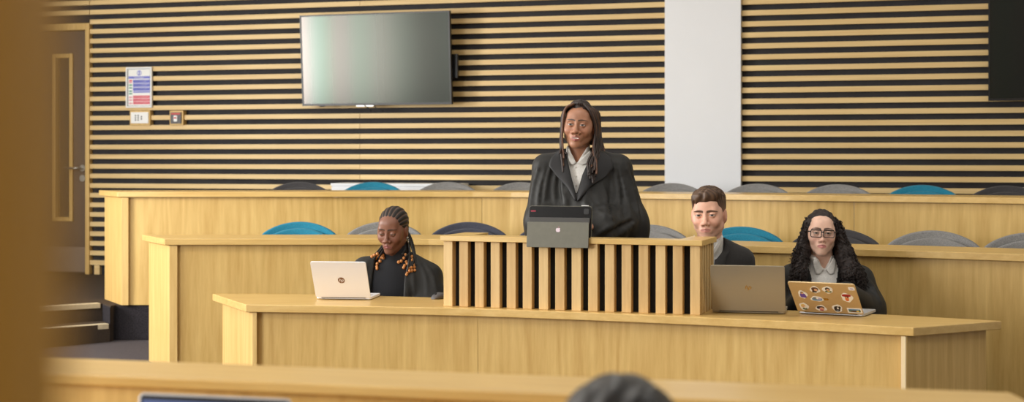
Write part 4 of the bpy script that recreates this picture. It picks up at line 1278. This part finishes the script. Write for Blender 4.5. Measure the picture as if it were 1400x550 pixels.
hair1 = field_obj(hf, 'braided_hair', 'hair_painted', r1, cornrow_col, sm=1)
Bx = lambda a, b: (480+a/3.93, 270+b/3.93)
beadsR = [(258,345),(272,340),(285,325),(292,308),(298,345),(290,364),(303,356),(312,378),(318,392),(328,374),(330,391),(343,372),(345,389),(308,398),(303,410),(328,318),(330,335),(344,360),(286,374)]
beadsL = [(118,314),(130,307),(140,318),(150,310),(152,326),(165,322),(172,312),(142,356),(140,371),(157,342),(146,300),(131,330),(142,380),(166,303),(174,325)]
bd = MB()
for side, bl in ((1, beadsR), (-1, beadsL)):
    for a, b in bl:
        px, py = Bx(a, b); x, z = P.x(px), P.z(py)
        ys = [f.front(x, z) for f in (rb, kn)]; ys = [q for q in ys if q is not None]; y = (min(ys) if ys else -.05)-.008
        MB().ball((x, y, z), (.0078, .0078, .0086), nu=10, nv=7).build('bead', 'bead_wood', hair1, smooth=True)
# braids behind the jaw down to the beads
for pts in [[(553,318,.02),(557,330,.02),(560,345,.0),(556,350,-.05)], [(555,316,.03),(560,330,.03),(566,350,.0),(565,362,-.05)], [(556,318,.04),(562,335,.03),(567,347,.02),(569,362,-.04)],
            [(552,322,.02),(554,338,.01),(551,347,-.05)], [(554,320,.03),(558,340,.02),(560,355,-.05),(558,370,-.075)], [(524,338,.03),(519,345,.0),(515,350,-.05),(513,353,-.06)], [(525,340,.03),(522,346,-.01),(519,352,-.06)], [(523,336,.04),(516,345,.01),(511,349,-.04)],
            [(554,314,.05),(562,330,.05),(568,352,.03)]]:
    q = MB(); braid(q, [(P.x(a), y, P.z(b)) for a, b, y in pts], .0058); q.build('braid', 'hair_black', hair1, smooth=True)

ring = [to_world(M1, (.079, .004+.011*math.cos(a), -.055+.016*math.sin(a))) for a in np.linspace(0, 2*math.pi, 17)]
MB().tube(ring, .0016, 6).build('earring', 'silver_hoop', r1, smooth=True)

# ============ standing woman at the lectern
P = PF(800, 7.15)
r2 = person('standing woman in black gown with long twists speaking behind the lectern', 800, 7.15)
M2 = frame((P.x(792), -.01, P.z(171.5)), R(12), R(0), R(4), .955)
o2 = dict(skin=(164, 116, 90), lip=(158, 88, 84), browc=(44, 32, 28), blush=(178, 114, 88), nose=1.25, lips=1.2, w=1.06, jaw=1.0, open=.0050, lid_up=.0044, iris=(40, 26, 20), gaze=(-.001, 0), browt=.0032)
J = dict(neck=(-.03, .03, 1.425), chest=(-.005, .04, 1.26), pelvis=(0, .06, .93), shoulder=[(-.185, .03, 1.365), (.16, .03, 1.362)],
         elbow=[(-.225, .0, 1.12), (.215, .0, 1.10)], wrist=[(-.17, -.20, 1.11), (-.02, -.215, 1.11)], hand=[(.10, -1, -.05), (-.30, -1, -.05)],
         hip=[(-.09, .06, .90), (.09, .06, .90)], knee=[(-.10, .04, .49), (.10, .04, .49)], ankle=[(-.10, .07, .09), (.10, .07, .09)])
body(r2, M2, o2, J); trousers(r2, J, False)
sh = Field(axis_grid(-.24, .22, .006), axis_grid(-.18, .22, .006), axis_grid(.85, 1.52, .006))
sh.ell((-.005, .045, 1.25), (.165, .112, .20), .03); sh.cap((-.028, .03, 1.42), to_world(M2, (0, .014, -.128)), .064, .058, .025); sh.cap((0, .06, 1.15), (0, .07, .90), .135, .15, .04)
sh.cap((-.05, .04, 1.39), (-.16, .035, 1.35), .05, .05, .03); sh.cap((0, .04, 1.39), (.14, .035, 1.35), .05, .05, .03)
cl = MB()
G = ruled(sh, P.xz([(777.5,203),(780,209),(784,216),(787,222.5)]), P.xz([(776,206),(776.5,215),(779,224),(783,226)]), 12, 6, off=.006); cl.sheet(G, .004)
G = ruled(sh, P.xz([(805.5,206),(800,212),(794,217),(789,222.5)]), P.xz([(808,209),(807,216),(802,224),(795,226)]), 12, 6, off=.006); cl.sheet(G, .004)
cl.build('shirt_collar', 'shirt_white', r2, smooth=True)
nk = to_world(M2, (0, .0, -.12))
cut_region(sh, P.z(222), 1.6, [(P.z(196), P.x(776)), (P.z(222), P.x(785.5))], [(P.z(200), P.x(803)), (P.z(222), P.x(789))], .03, .004)
X_, Y_, Z_ = sh.grid(); sh.v = np.maximum(sh.v, (Z_-(P.z(203)+.30*(Y_+.05)-.0*X_)).astype(np.float32))
shirt2 = field_obj(sh, 'shirt', 'shirt_white', r2)
gn = Field(axis_grid(-.42, .42, .0065), axis_grid(-.38, .36, .0065), axis_grid(.10, 1.52, .007))
gn.cap((-.075, .035, 1.415), (-.192, .03, 1.375), .048, .060, .03); gn.cap((.03, .035, 1.415), (.165, .03, 1.372), .050, .062, .03)
gn.cap((-.192, .03, 1.375), (-.212, .0, 1.12), .062, .084, .03); gn.cap((.165, .03, 1.372), (.205, .015, 1.10), .062, .096, .03)
gn.cap((-.212, .0, 1.12), (-.15, -.17, 1.09), .082, .092, .03); gn.cap((.205, .0, 1.10), (.055, -.175, 1.09), .094, .094, .04)
gn.cap((.205, .015, 1.10), (.225, .0, .92), .092, .088, .04); gn.cap((-.205, .015, 1.10), (-.21, .03, .92), .085, .07, .04)
gn.ell((-.01, .045, 1.27), (.185, .128, .21), .04); gn.cap((0, .055, 1.15), (0, .09, .20), .19, .225, .05)
gn.fn(lambda X, Y, Z: np.sqrt((X+.028)**2+(Y-.02)**2)-.070-.0*Z, (-.028, .02, 1.47), (.08, .08, .07), .012, sub=True)
folds(gn, 0, .05, 1.05, 1.40, .006, 12, 2.2)
for a, r_ in [([(755,216),(747,245),(743,276)], .010), ([(768,240),(769,260),(774,280)], .009), ([(761,232),(757,258),(759,282)], .008), ([(738,222),(729,256),(724,296)], .010), ([(746,232),(737,264),(734,300)], .008),
              ([(838,222),(845,256),(842,296)], .010), ([(853,222),(865,258),(872,300)], .010), ([(846,230),(856,268),(858,300)], .008), ([(811,318),(832,305),(856,297)], .012), ([(816,327),(846,316),(868,302)], .011), ([(804,272),(818,290),(842,300)], .009),
              ([(822,252),(826,272),(822,296)], .008), ([(796,270),(803,292),(808,315)], .008)]: ridge(gn, P, a, r_)
for a, r_ in [([(764,236),(763,258),(766,280)], .008), ([(750,224),(742,252),(739,282)], .007), ([(843,226),(850,262),(850,296)], .007), ([(813,323),(838,311),(862,300)], .009), ([(832,240),(833,266),(830,290)], .007), ([(860,226),(869,262),(877,300)], .006)]: ridge(gn, P, a, r_, .45, .008, True)
fc = MB()
G = ruled(gn, P.xz([(772,205),(776,222),(780,242),(785,262),(786.5,274)]), P.xz([(764,206),(753,216),(750,227),(760,240),(775,256),(784.5,273)]), off=.006, lift=lambda u, t: .008*math.sin(t*math.pi*.9))
fc.sheet(G, .006)
G = ruled(gn, P.xz([(812,207),(806,220),(796,240),(788.5,264),(787.5,274)]), P.xz([(822,207),(835,216),(838,229),(829,241),(806,254),(789.5,273)]), off=.006, lift=lambda u, t: .008*math.sin(t*math.pi*.9))
fc.sheet(G, .006); fc.build('gown_facing', 'gown_facing', r2, smooth=True)
cut_region(gn, P.z(264), 1.6, [(P.z(198), P.x(772)), (P.z(215), P.x(775)), (P.z(240), P.x(780)), (P.z(264), P.x(785))], [(P.z(200), P.x(812)), (P.z(215), P.x(806)), (P.z(240), P.x(795)), (P.z(264), P.x(788))], .05, .005)
field_obj(gn, 'gown', 'gown_black', r2)
bt = MB()
for py in (229, 241, 253): 
    q = on_front(sh, P.x(787), P.z(py), .002); bt.ball(q, (.0045, .002, .0045), nu=8, nv=6)
bt.build('shirt_buttons', 'shirt_button', r2, smooth=True)
hf = head_field(M2, ext=.17)
hf.ell((0, .020, .038), (.080, .100, .090), .008, M2); hf.ell((0, .065, -.035), (.066, .062, .085), .02, M2); hf.ell((.062, .040, -.015), (.030, .050, .085), .02, M2); hf.ell((-.060, .045, -.01), (.024, .045, .065), .02, M2)
hf.ell((.002, -.112, -.028), (.0725, .070, .106), .006, M2, sub=True)
lx, ly, lz = local_grid(hf, M2)
hf.v = np.maximum(hf.v, (-.10+.9*np.maximum(0, -ly-.005)-lz).astype(np.float32))
phi = np.arctan2(lx, lz+.05+.3*ly); hf.v = hf.v + (.0030*np.cos(phi*17+2*np.sin(ly*40))+.0012*np.cos(ly*150+phi*9)).astype(np.float32)
field_obj(hf, 'hair', 'hair_twist', r2)
tw1, tw2 = MB(), MB()
W2 = lambda p: tuple(to_world(M2, p))
rs = np.random.default_rng(5)
for i in range(6):          # image left, close to the cheek
    t = i/5; x0 = -.052-.022*t
    p = [W2((x0*.45, -.062+.05*t, .108-.03*t)), W2((x0-.014, -.070+.065*t, .076-.02*t)), (P.x(767.5+rs.uniform(-1.5,1.5)), -.060+.06*t, P.z(176)), (P.x(767.5+rs.uniform(-2,2)), -.055+.05*t, P.z(200)), (P.x(768+rs.uniform(-4,8)), -.080+.03*t, P.z(214+rs.uniform(-5,22)))]
    braid(tw2 if i % 3 == 0 else tw1, p, .0052+.001*rs.random(), beat=.011)
for i in range(16):         # image right, falling over the collar
    t = i/15; x0 = .050+.028*t
    pe = 806+rs.uniform(-4, 10); 
    p = [W2((x0*.5, -.058+.06*t, .110-.03*t)), W2((x0+.012, -.060+.08*t, .070)), (P.x(813.5+6*t+rs.uniform(-1,1.5)), -.055+.075*t, P.z(176)), (P.x(811+8*t+rs.uniform(-2,3)), -.060+.05*t, P.z(204)), (P.x(pe), -.105+.03*t, P.z(222)), (P.x(pe-1+rs.uniform(-3,3)), -.135+.03*t, P.z(236+rs.uniform(-8,14)))]
    braid(tw2 if i % 4 == 1 else tw1, p, .0054+.001*rs.random(), beat=.011)
for i in range(10):         # behind, image right
    t = i/9
    p = [W2((.05+.02*t, .03, .08)), W2((.080+.006*t, .03+.02*t, .0)), (P.x(818+4*t), .03, P.z(188)), (P.x(820+6*t+rs.uniform(-2,2)), .02, P.z(206)), (P.x(821+rs.uniform(-6,6)), .0, P.z(214))]
    braid(tw2 if i % 4 == 0 else tw1, p, .0056, beat=.012)
for i in range(22):         # twists lying over the crown from the parting
    a = (i-10.5)/10.5
    p = [W2((.004, -.045, .118)), W2((.035*a, -.052+.01*abs(a), .117-.010*abs(a))), W2((.066*a, -.048+.03*abs(a), .106-.038*abs(a))), W2((.083*a+.004, -.02+.04*abs(a), .080-.075*abs(a)))] if i % 2 else [W2((.004, .0, .127)), W2((.045*a, .0, .125-.015*abs(a))), W2((.085*a, .01, .09-.06*abs(a)))]
    braid(tw1, p, .0052, beat=.011)
tw1.build('hair_twists', 'hair_twist', r2, smooth=True); tw2.build('hair_twists', 'hair_twist_tip', r2, smooth=True)

# ============ man in the charcoal suit
P = PF(975, 6.85)
r3 = person('seated man with short brown hair in dark suit, right of the lectern', 975, 6.85)
M3 = frame((P.x(968.5), -.01, P.z(293.4)+.004), R(18), R(3), R(-1.5), 1.03)
o3 = dict(skin=(226, 176, 152), lip=(196, 128, 118), browc=(70, 50, 40), blush=(222, 160, 138), nose=.98, lips=.8, w=.955, jaw=1.0, open=0, corner=.0008, ear=.0065, brow=.002, lid_up=.0036, lid_low=.0036, iris=(58, 60, 58), browz=.0150, browt=.0046, stubble=(176, 136, 118), gaze=(.0005, 0))
J = seated_joints(-.012, 1.16, .165, .935, el=[(-.215, .04, .70), (.180, .04, .70)], wr=[(-.07, -.14, .65), (.07, -.14, .65)])
J['hand'] = [(.35, -1, -.05), (-.35, -1, -.05)]; J['knee'] = [(-.09, -.29, .49), (.11, -.29, .49)]; J['ankle'] = [(-.09, -.17, .09), (.11, -.17, .09)]
J['neck'] = (-.012, .03, 1.0); J['shoulder'] = [(-.165, .045, .92), (.13, .045, .93)]
body(r3, M3, dict(o3, neck_r=.056), J); trousers(r3, J, True, 'suit_charcoal')
sh = Field(axis_grid(-.22, .24, .0065), axis_grid(-.16, .24, .0065), axis_grid(.55, 1.12, .006))
sh.ell((0, .05, .82), (.155, .102, .19), .03); sh.cap((-.012, .03, 1.0), to_world(M3, (0, .015, -.118)), .066, .062, .02); sh.cap((0, .06, .75), (0, .09, .60), .14, .15, .04)
sh.cap((-.05, .045, .965), (-.14, .045, .92), .042, .040, .03); sh.cap((.03, .045, .965), (.12, .045, .925), .042, .040, .03)
cl = MB()
cl.sheet(ruled(sh, P.xz([(985,321),(979,331),(972,342),(966.5,351)]), P.xz([(986,324),(982,335),(976,346),(969.5,354)]), 12, 6, off=.007), .004)
cl.sheet(ruled(sh, P.xz([(948,321),(953,331),(959,342),(964,351)]), P.xz([(947,324),(951,335),(956,346),(961.5,354)]), 12, 6, off=.007), .004)
cl.build('shirt_collar', 'shirt_white', r3, smooth=True)
cut_region(sh, P.z(349), 1.2, [(P.z(318), P.x(953)), (P.z(349), P.x(963))], [(P.z(318), P.x(978)), (P.z(349), P.x(967))], .02, .004)
X_, Y_, Z_ = sh.grid(); sh.v = np.maximum(sh.v, (Z_-(P.z(327)+.42*(Y_+.03)+.10*X_)).astype(np.float32))
field_obj(sh, 'shirt', 'shirt_white', r3)
sj = Field(axis_grid(-.34, .34, .0065), axis_grid(-.30, .26, .0065), axis_grid(.50, 1.10, .0065))
sj.cap((-.06, .045, .985), (-.17, .04, .925), .050, .062, .03); sj.cap((.035, .045, .985), (.135, .04, .938), .050, .060, .03)
sj.cap((-.17, .04, .925), (-.215, .04, .70), .064, .060, .03); sj.cap((.135, .04, .935), (.180, .04, .70), .060, .058, .03)
sj.cap((-.215, .04, .70), (-.085, -.12, .655), .058, .043, .02); sj.cap((.180, .04, .70), (.082, -.12, .655), .057, .043, .02)
sj.ell((0, .055, .82), (.188, .130, .23), .04); sj.cap((0, .06, .76), (0, .09, .54), .155, .165, .04)
sj.fn(lambda X, Y, Z: np.sqrt((X+.012)**2+(Y-.02)**2)-.073, (-.012, .02, 1.04), (.08, .08, .07), .010, sub=True)
lp = MB()
lp.sheet(ruled(sj, P.xz([(986.5,325),(981,342),(973,364),(968.5,395)]), P.xz([(990,325),(996,344),(991,350),(986,366),(972,396)]), off=.009, lift=lambda u, t: .005*math.sin(t*3)), .005)
lp.sheet(ruled(sj, P.xz([(945,325),(950,342),(959,364),(965.5,395)]), P.xz([(941,325),(935,344),(941,350),(948,366),(962,396)]), off=.009, lift=lambda u, t: .005*math.sin(t*3)), .005)
lp.build('lapels', 'suit_charcoal', r3, smooth=True)
cut_region(sj, P.z(395), 1.2, [(P.z(322), P.x(946)), (P.z(395), P.x(966))], [(P.z(322), P.x(990)), (P.z(345), P.x(983)), (P.z(366), P.x(976)), (P.z(395), P.x(971))], .05, .005)
for a in [[(.10, .0, .99), (.16, -.01, .88), (.185, -.02, .78)], [(.06, -.07, .90), (.13, -.07, .80)]]: wrinkle(sj, a, .008)
field_obj(sj, 'suit_jacket', 'suit_charcoal', r3)
hf = head_field(M3, ext=.155)
hf.ell((0, .018, .036), (.0765, .0985, .0845), .006, M3); hf.ell((0, .008, .070), (.0725, .092, .052), .02, M3)
hf.ell((-.006, -.064, .084), (.056, .030, .028), .02, M3); hf.ell((.018, -.045, .094), (.044, .040, .024), .02, M3); hf.ell((-.044, -.060, .068), (.020, .026, .026), .012, M3)
hf.ell((.005, -.112, -.044), (.064, .066, .0985), .007, M3, sub=True)
lx, ly, lz = local_grid(hf, M3)
hf.v = np.maximum(hf.v, (-.012-.55*np.maximum(0, ly-.015)+1.0*np.maximum(0, -ly-.005)*(np.abs(lx) > .045)-lz).astype(np.float32))
top = np.clip((lz-.055)/.03, 0, 1)
hf.v = hf.v + (top*(.0020*np.sin(lx*150+ly*120+5*np.sin(ly*55+lz*40))+.0020*np.sin(lx*85-ly*150+2+3*np.sin(lx*60)))).astype(np.float32)
def man_hair(V):
    L = to_local(M3, V); t = np.clip((L[:, 2]-.0)/.055, 0, 1)[:, None]
    n = .5+.5*np.sin(L[:, 0]*170+L[:, 1]*140+5*np.sin(L[:, 1]*60+L[:, 2]*45)); n = n[:, None]
    side = np.array(lin((132, 100, 82))); d, l = np.array(lin((68, 49, 37))), np.array(lin((92, 68, 50)))
    return side*(1-t)+(d*(1-n)+l*n)*t
field_obj(hf, 'hair', 'hair_painted', r3, man_hair)

# ============ curly-haired woman with glasses
P = PF(1135, 6.9)
r4 = person('seated woman with long dark curly hair and black glasses behind the stickered laptop', 1135, 6.9)
M4 = frame((P.x(1122), -.01, P.z(317.8)-.003), R(8), R(-2), R(2), .90)
o4 = dict(skin=(232, 190, 168), lip=(200, 122, 122), browc=(60, 42, 36), blush=(228, 164, 148), nose=.95, lips=1.15, w=.97, jaw=.84, lid_up=.0046, iris=(60, 42, 32), browz=.0215, browt=.0034)
J = seated_joints(-.035, 1.07, .16, .865, el=[(-.19, .0, .70), (.185, .0, .72)], wr=[(-.15, -.25, .80), (-.02, -.26, .80)])
J['shoulder'] = [(-.165, .045, .85), (.145, .045, .835)]; J['neck'] = (-.035, .035, .92)
body(r4, M4, o4, J); trousers(r4, J)
sh = Field(axis_grid(-.22, .20, .006), axis_grid(-.16, .24, .0065), axis_grid(.50, 1.02, .006))
sh.ell((-.015, .05, .77), (.165, .112, .19), .03); sh.cap((-.035, .035, .92), to_world(M4, (0, .015, -.125)), .062, .056, .02); sh.cap((0, .06, .70), (0, .09, .55), .14, .15, .04)
sh.cap((-.06, .04, .90), (-.15, .04, .86), .05, .05, .03); sh.cap((0, .04, .90), (.13, .04, .86), .05, .05, .03)
cl = MB()
cl.sheet(ruled(sh, P.xz([(1111.5,351),(1115,357),(1119,362),(1124,367.5)]), P.xz([(1109,356),(1110,365),(1113,374),(1118,374)]), 12, 6, off=.007), .004)
cl.sheet(ruled(sh, P.xz([(1138,352),(1134,358),(1130,363),(1126,367.5)]), P.xz([(1141,357),(1140,365),(1137,374),(1131,374)]), 12, 6, off=.007), .004)
cl.build('shirt_collar', 'shirt_white', r4, smooth=True)
cut_region(sh, P.z(367), 1.1, [(P.z(346), P.x(1112)), (P.z(367), P.x(1123.5))], [(P.z(346), P.x(1137)), (P.z(367), P.x(1126.5))], .02, .004)
X_, Y_, Z_ = sh.grid(); sh.v = np.maximum(sh.v, (Z_-(P.z(352)+.40*(Y_+.04)+0*X_)).astype(np.float32))
field_obj(sh, 'shirt', 'shirt_white', r4)
rb = Field(axis_grid(-.36, .36, .0065), axis_grid(-.34, .27, .0065), axis_grid(.42, 1.0, .0065))
rb.cap((-.08, .045, .895), (-.17, .04, .855), .050, .058, .03); rb.cap((.02, .045, .895), (.15, .045, .845), .050, .060, .03)
rb.cap((-.17, .04, .855), (-.185, -.02, .66), .058, .058, .03); rb.cap((.15, .045, .845), (.180, -.01, .72), .062, .072, .03)
rb.cap((.180, -.01, .72), (.185, -.03, .66), .072, .070, .03)
rb.ell((-.012, .06, .76), (.185, .125, .20), .04); rb.cap((0, .07, .70), (0, .06, .46), .155, .155, .04)
rb.fn(lambda X, Y, Z: np.sqrt((X+.035)**2+(Y-.02)**2)-.070, (-.035, .02, .95), (.08, .08, .07), .012, sub=True)
folds(rb, 0, .05, .62, .88, .0045, 13, 3.0)
for a, r_ in [([(1180,378),(1192,394),(1198,416)], .009), ([(1172,384),(1182,400),(1186,420)], .008), ([(1080,382),(1077,396),(1079,420)], .007)]: ridge(rb, P, a, r_)
cut_region(rb, .45, 1.1, [(P.z(350), P.x(1106)), (P.z(392), P.x(1110)), (.4, P.x(1112))], [(P.z(350), P.x(1141)), (P.z(392), P.x(1138)), (.4, P.x(1136))], .05, .005)
rb.cap((-.185, -.02, .68), (-.15, -.20, .80), .060, .055, .03); rb.cap((.175, -.02, .70), (.03, -.20, .80), .070, .055, .03)
field_obj(rb, 'robe', 'gown_black', r4)
# hair: a soft volume and many loose curls around it
hf = Field(axis_grid(-.28, .24, .0045), axis_grid(-.22, .22, .0045), axis_grid(.72, 1.24, .0045))
hf.ell((0, .020, .045), (.083, .102, .088), .01, M4); hf.ell((0, .05, -.03), (.092, .075, .11), .03, M4)
hw = lambda px, py, y: (P.x(px), y, P.z(py))
hf.cap(hw(1104, 306, -.01), hw(1097, 342, -.02), .022, .036, .02); hf.cap(hw(1097, 342, -.02), hw(1090, 374, -.06), .036, .044, .03)
hf.cap(hw(1143, 306, -.01), hw(1151, 342, -.02), .024, .040, .02); hf.cap(hw(1151, 342, -.02), hw(1159, 372, -.06), .040, .054, .03); hf.cap(hw(1150, 350, .0), hw(1172, 372, -.01), .04, .035, .03)
hf.ell(hw(1125, 350, .10), (.12, .05, .12), .03)
hf.ell((.0, -.112, -.036), (.064, .066, .1040), .008, M4, sub=True)
hf.fn(lambda X, Y, Z: np.maximum(np.abs(X-P.x(1124.5))-.048-.0*Z, Y-.03), (P.x(1124.5), -.1, P.z(365)), (.05, .13, .09), .012, sub=True)
X_, Y_, Z_ = hf.grid()
hf.v = hf.v + .007 + (.0045*np.sin(X_*130+9*np.sin(Z_*31))*np.sin(Z_*120+4*np.sin(Y_*40+X_*30))).astype(np.float32)
hair4 = field_obj(hf, 'curly_hair', 'hair_curly', r4)
hv, hq = hf.mesh(); rs = np.random.default_rng(3); cu = MB()
cen = np.array(M4[1])
fd_ok = hv[(hv[:, 1] < .06)]
for i in range(1500):
    p = fd_ok[rs.integers(len(fd_ok))]
    if p[2] > cen[2]+.085: continue
    Lp = to_local(M4, p[None])[0]
    ctr = np.array((P.x(1124), .03, p[2])); od = p-ctr; od[2] = 0; od /= np.linalg.norm(od)+1e-9
    n = 26; L_ = rs.uniform(.05, .105); r_ = rs.uniform(.0032, .0062); ph = rs.uniform(0, 6.28); tn = rs.uniform(2.6, 5.0)*rs.choice((-1, 1))
    tang = np.array((-od[1], od[0], 0)); pts = []
    dr = np.array((np.sign(p[0]-P.x(1124))*rs.uniform(.05, .32), rs.uniform(-.1, .1), -1.0)); dr /= np.linalg.norm(dr)
    z0 = p + od*rs.uniform(.002, .010)
    for q in range(n):
        t = q/(n-1); a = ph+tn*2*math.pi*t; e = r_*(.6+.6*t)
        pts.append(z0+dr*L_*t+od*e*math.cos(a)+tang*e*math.sin(a))
    pts = np.array(pts)
    if pts[:, 2].min() < P.z(395): pts = pts + (0, 0, P.z(395)-pts[:, 2].min())
    fx = (pts[:, 0] > P.x(1105)) & (pts[:, 0] < P.x(1138.5)) & (pts[:, 1] < -.02) & (pts[:, 2] < P.z(297))
    if fx.any(): continue
    cu.tube(pts, np.linspace(.0022, .0011, n), 4)
cu.build('curls', 'hair_curly', r4, smooth=True)
gl = MB(); ln = MB()
for s in (-1, 1):
    q = rrect(s*.0325-.0270, s*.0325+.0270, -.0205, .0165, .008, 5); q = q+[q[0]]
    gl.tube([to_world(M4, (x, -.1085+.35*max(0, abs(x)-.03), z)) for x, z in q], .0021, 6, cap=False)
    gl.tube([to_world(M4, (s*.0325+dx, -.1085+.35*max(0, abs(s*.0325+dx)-.03), .0165)) for dx in np.linspace(-.0250, .0250, 8)], .0028, 6)
    gl.tube([to_world(M4, p) for p in [(s*.060, -.098, .008), (s*.072, -.085, .008), (s*.0795, -.02, .006), (s*.080, .012, .002), (s*.079, .035, -.02)]], .0028, 6)
    q = rrect(s*.0325-.0265, s*.0325+.0265, -.0195, .0155, .008, 5)
    ln.add([to_world(M4, (x, -.1085+.35*max(0, abs(x)-.03)+dy, z)) for dy in (0, .0012) for x, z in q],
           [tuple(range(len(q))), tuple(reversed(range(len(q), 2*len(q))))]+[(i, (i+1) % len(q), len(q)+(i+1) % len(q), len(q)+i) for i in range(len(q))])
gl.tube([to_world(M4, p) for p in [(-.006, -.1085, .004), (0, -.112, .007), (.006, -.1085, .004)]], .0026, 6)
go = gl.build('glasses', 'spectacle_black', r4, smooth=True); ln.build('lens', 'lens_glass', go)

# ============ person in the foreground, seen from behind
P5Y = 2.12
r5 = thing('person', 'blurred dark-haired head of a person seen from behind at the bottom edge', 'person', (PX(845, P5Y), P5Y, 0), math.pi)
hz5 = CAMZ-(505-HY)*P5Y/F-.142
M5 = frame((0, .02, hz5), 0, R(6), 0, 1.1)
J = seated_joints(0, hz5, .17, hz5-.22, seat=.40, el=[(-.24, .0, .58), (.24, .0, .58)], wr=[(-.13, -.22, .775), (.13, -.22, .775)])
body(r5, M5, dict(skin=(196, 148, 122), lip=(176, 104, 98), browc=(40, 30, 26)), J, .004, .009); trousers(r5, J)
tp = Field(axis_grid(-.34, .34, .009), axis_grid(-.28, .28, .009), axis_grid(.38, hz5-.08, .009)); s5 = hz5-.22
tp.cap((-.05, .04, s5+.03), (-.17, .04, s5), .055, .062, .03); tp.cap((.05, .04, s5+.03), (.17, .04, s5), .055, .062, .03)
for s in (-1, 1): tp.cap((s*.17, .04, s5), (s*.24, 0, .58), .064, .06, .03); tp.cap((s*.24, 0, .58), (s*.14, -.19, .77), .056, .042, .02)
tp.ell((0, .05, s5-.12), (.18, .125, .2), .04); tp.cap((0, .06, .6), (0, .09, .46), .15, .16, .04)
field_obj(tp, 'jumper', 'knit_black', r5)
hf = head_field(M5, .0035, .17)
hf.ell((0, .022, .036), (.084, .104, .090), .01, M5); hf.ell((0, .06, -.05), (.075, .07, .10), .03, M5)
hf.ell((0, -.112, -.03), (.066, .066, .104), .007, M5, sub=True)
lx, ly, lz = local_grid(hf, M5); hf.v = hf.v + (.002*np.sin(lx*150+4*np.sin(ly*30))).astype(np.float32)
field_obj(hf, 'hair', 'hair_black', r5)

# the seats of the seated people, below the edge of their desks
G1 = 'chairs of the seated people'
for nm, root, dy, rz, lb in [('grey', r1, .17, 0, 'chair that the woman with beaded braids sits on'), ('navy', r3, .17, 0, 'chair that the man in the suit sits on'),
                             ('grey', r4, .13, -.45, 'chair that the curly-haired woman sits on'), ('black', r5, -.17, math.pi, 'chair that the dark-haired foreground person sits on')]:
    place_chair(nm, root.location.x, root.location.y+dy, 0, rz, lb, G1, (.86 if root is not r5 else .77), .95)
# ------------------------------------------------------------------ light, camera
def area(name, loc, rot, sx, sy, power, col):
    l = bpy.data.lights.new(name, 'AREA'); l.shape = 'RECTANGLE'; l.size = sx; l.size_y = sy; l.energy = power; l.color = col
    o = bpy.data.objects.new(name, l); COL.objects.link(o); o.location = loc; o.rotation_euler = rot
    return o
# daylight through the windows of the left wall; the middle one is added
area('window_daylight', (XL-.02, 7.85, 1.95), (0, R(-90), 0), 1.3, 1.0, 250, (1.0, .98, .95))
area('window_daylight', (XL-.02, 6.42, 1.95), (0, R(-90), 0), 1.5, 1.25, 110, (1.0, .97, .90))  # lamp of the added window, brightens the television's reflection
area('window_daylight', (XL-.02, 2.2, 1.95), (0, R(-90), 0), 1.8, 3.1, 430, (1.0, .98, .94))
# recessed ceiling panels
for i, (x, y) in enumerate([(-2.6, 3.6), (0, 3.6), (2.6, 3.6), (-2.6, 6.2), (0, 6.2), (2.6, 6.2), (-2.6, 8.8), (0, 8.8), (2.6, 8.0)]):
    area('ceiling_panel', (x, y, ZC-.03), (0, 0, 0), 1.2, .6, 22 if y < 8 else 9, (1.0, .97, .91))
for x in (-2.2, 1.2):
    area('ceiling_panel', (x, -1.3, ZC-.03), (0, 0, 0), 1.2, .6, 40, (1.0, .97, .91))  # added fill at the camera end, brightens the near wall
w = bpy.data.worlds.new('World'); SC.world = w; w.use_nodes = True
w.node_tree.nodes['Background'].inputs['Color'].default_value = (.75, .85, 1, 1)
w.node_tree.nodes['Background'].inputs['Strength'].default_value = 1.0

cam = bpy.data.cameras.new('camera'); co = bpy.data.objects.new('camera', cam); COL.objects.link(co)
co.location = (0, 0, CAMZ); co.rotation_euler = (R(90), 0, 0)
cam.sensor_width = 36; cam.lens = 36*F/1400; cam.shift_y = -(275-HY)/1400
cam.clip_start = .05
cam.dof.use_dof = True; cam.dof.focus_distance = 6.8; cam.dof.aperture_fstop = 2.9
SC.camera = co
vs_ = SC.view_settings
vs_.view_transform = 'Standard'; vs_.look = 'None'; vs_.gamma = 1; vs_.exposure = -0.40; vs_.use_curve_mapping = False
SC.cycles.use_denoising = True
SC.cycles.max_bounces = 6; SC.cycles.diffuse_bounces = 4; SC.cycles.caustics_reflective = False; SC.cycles.caustics_refractive = False
SC.cycles.transparent_max_bounces = 8
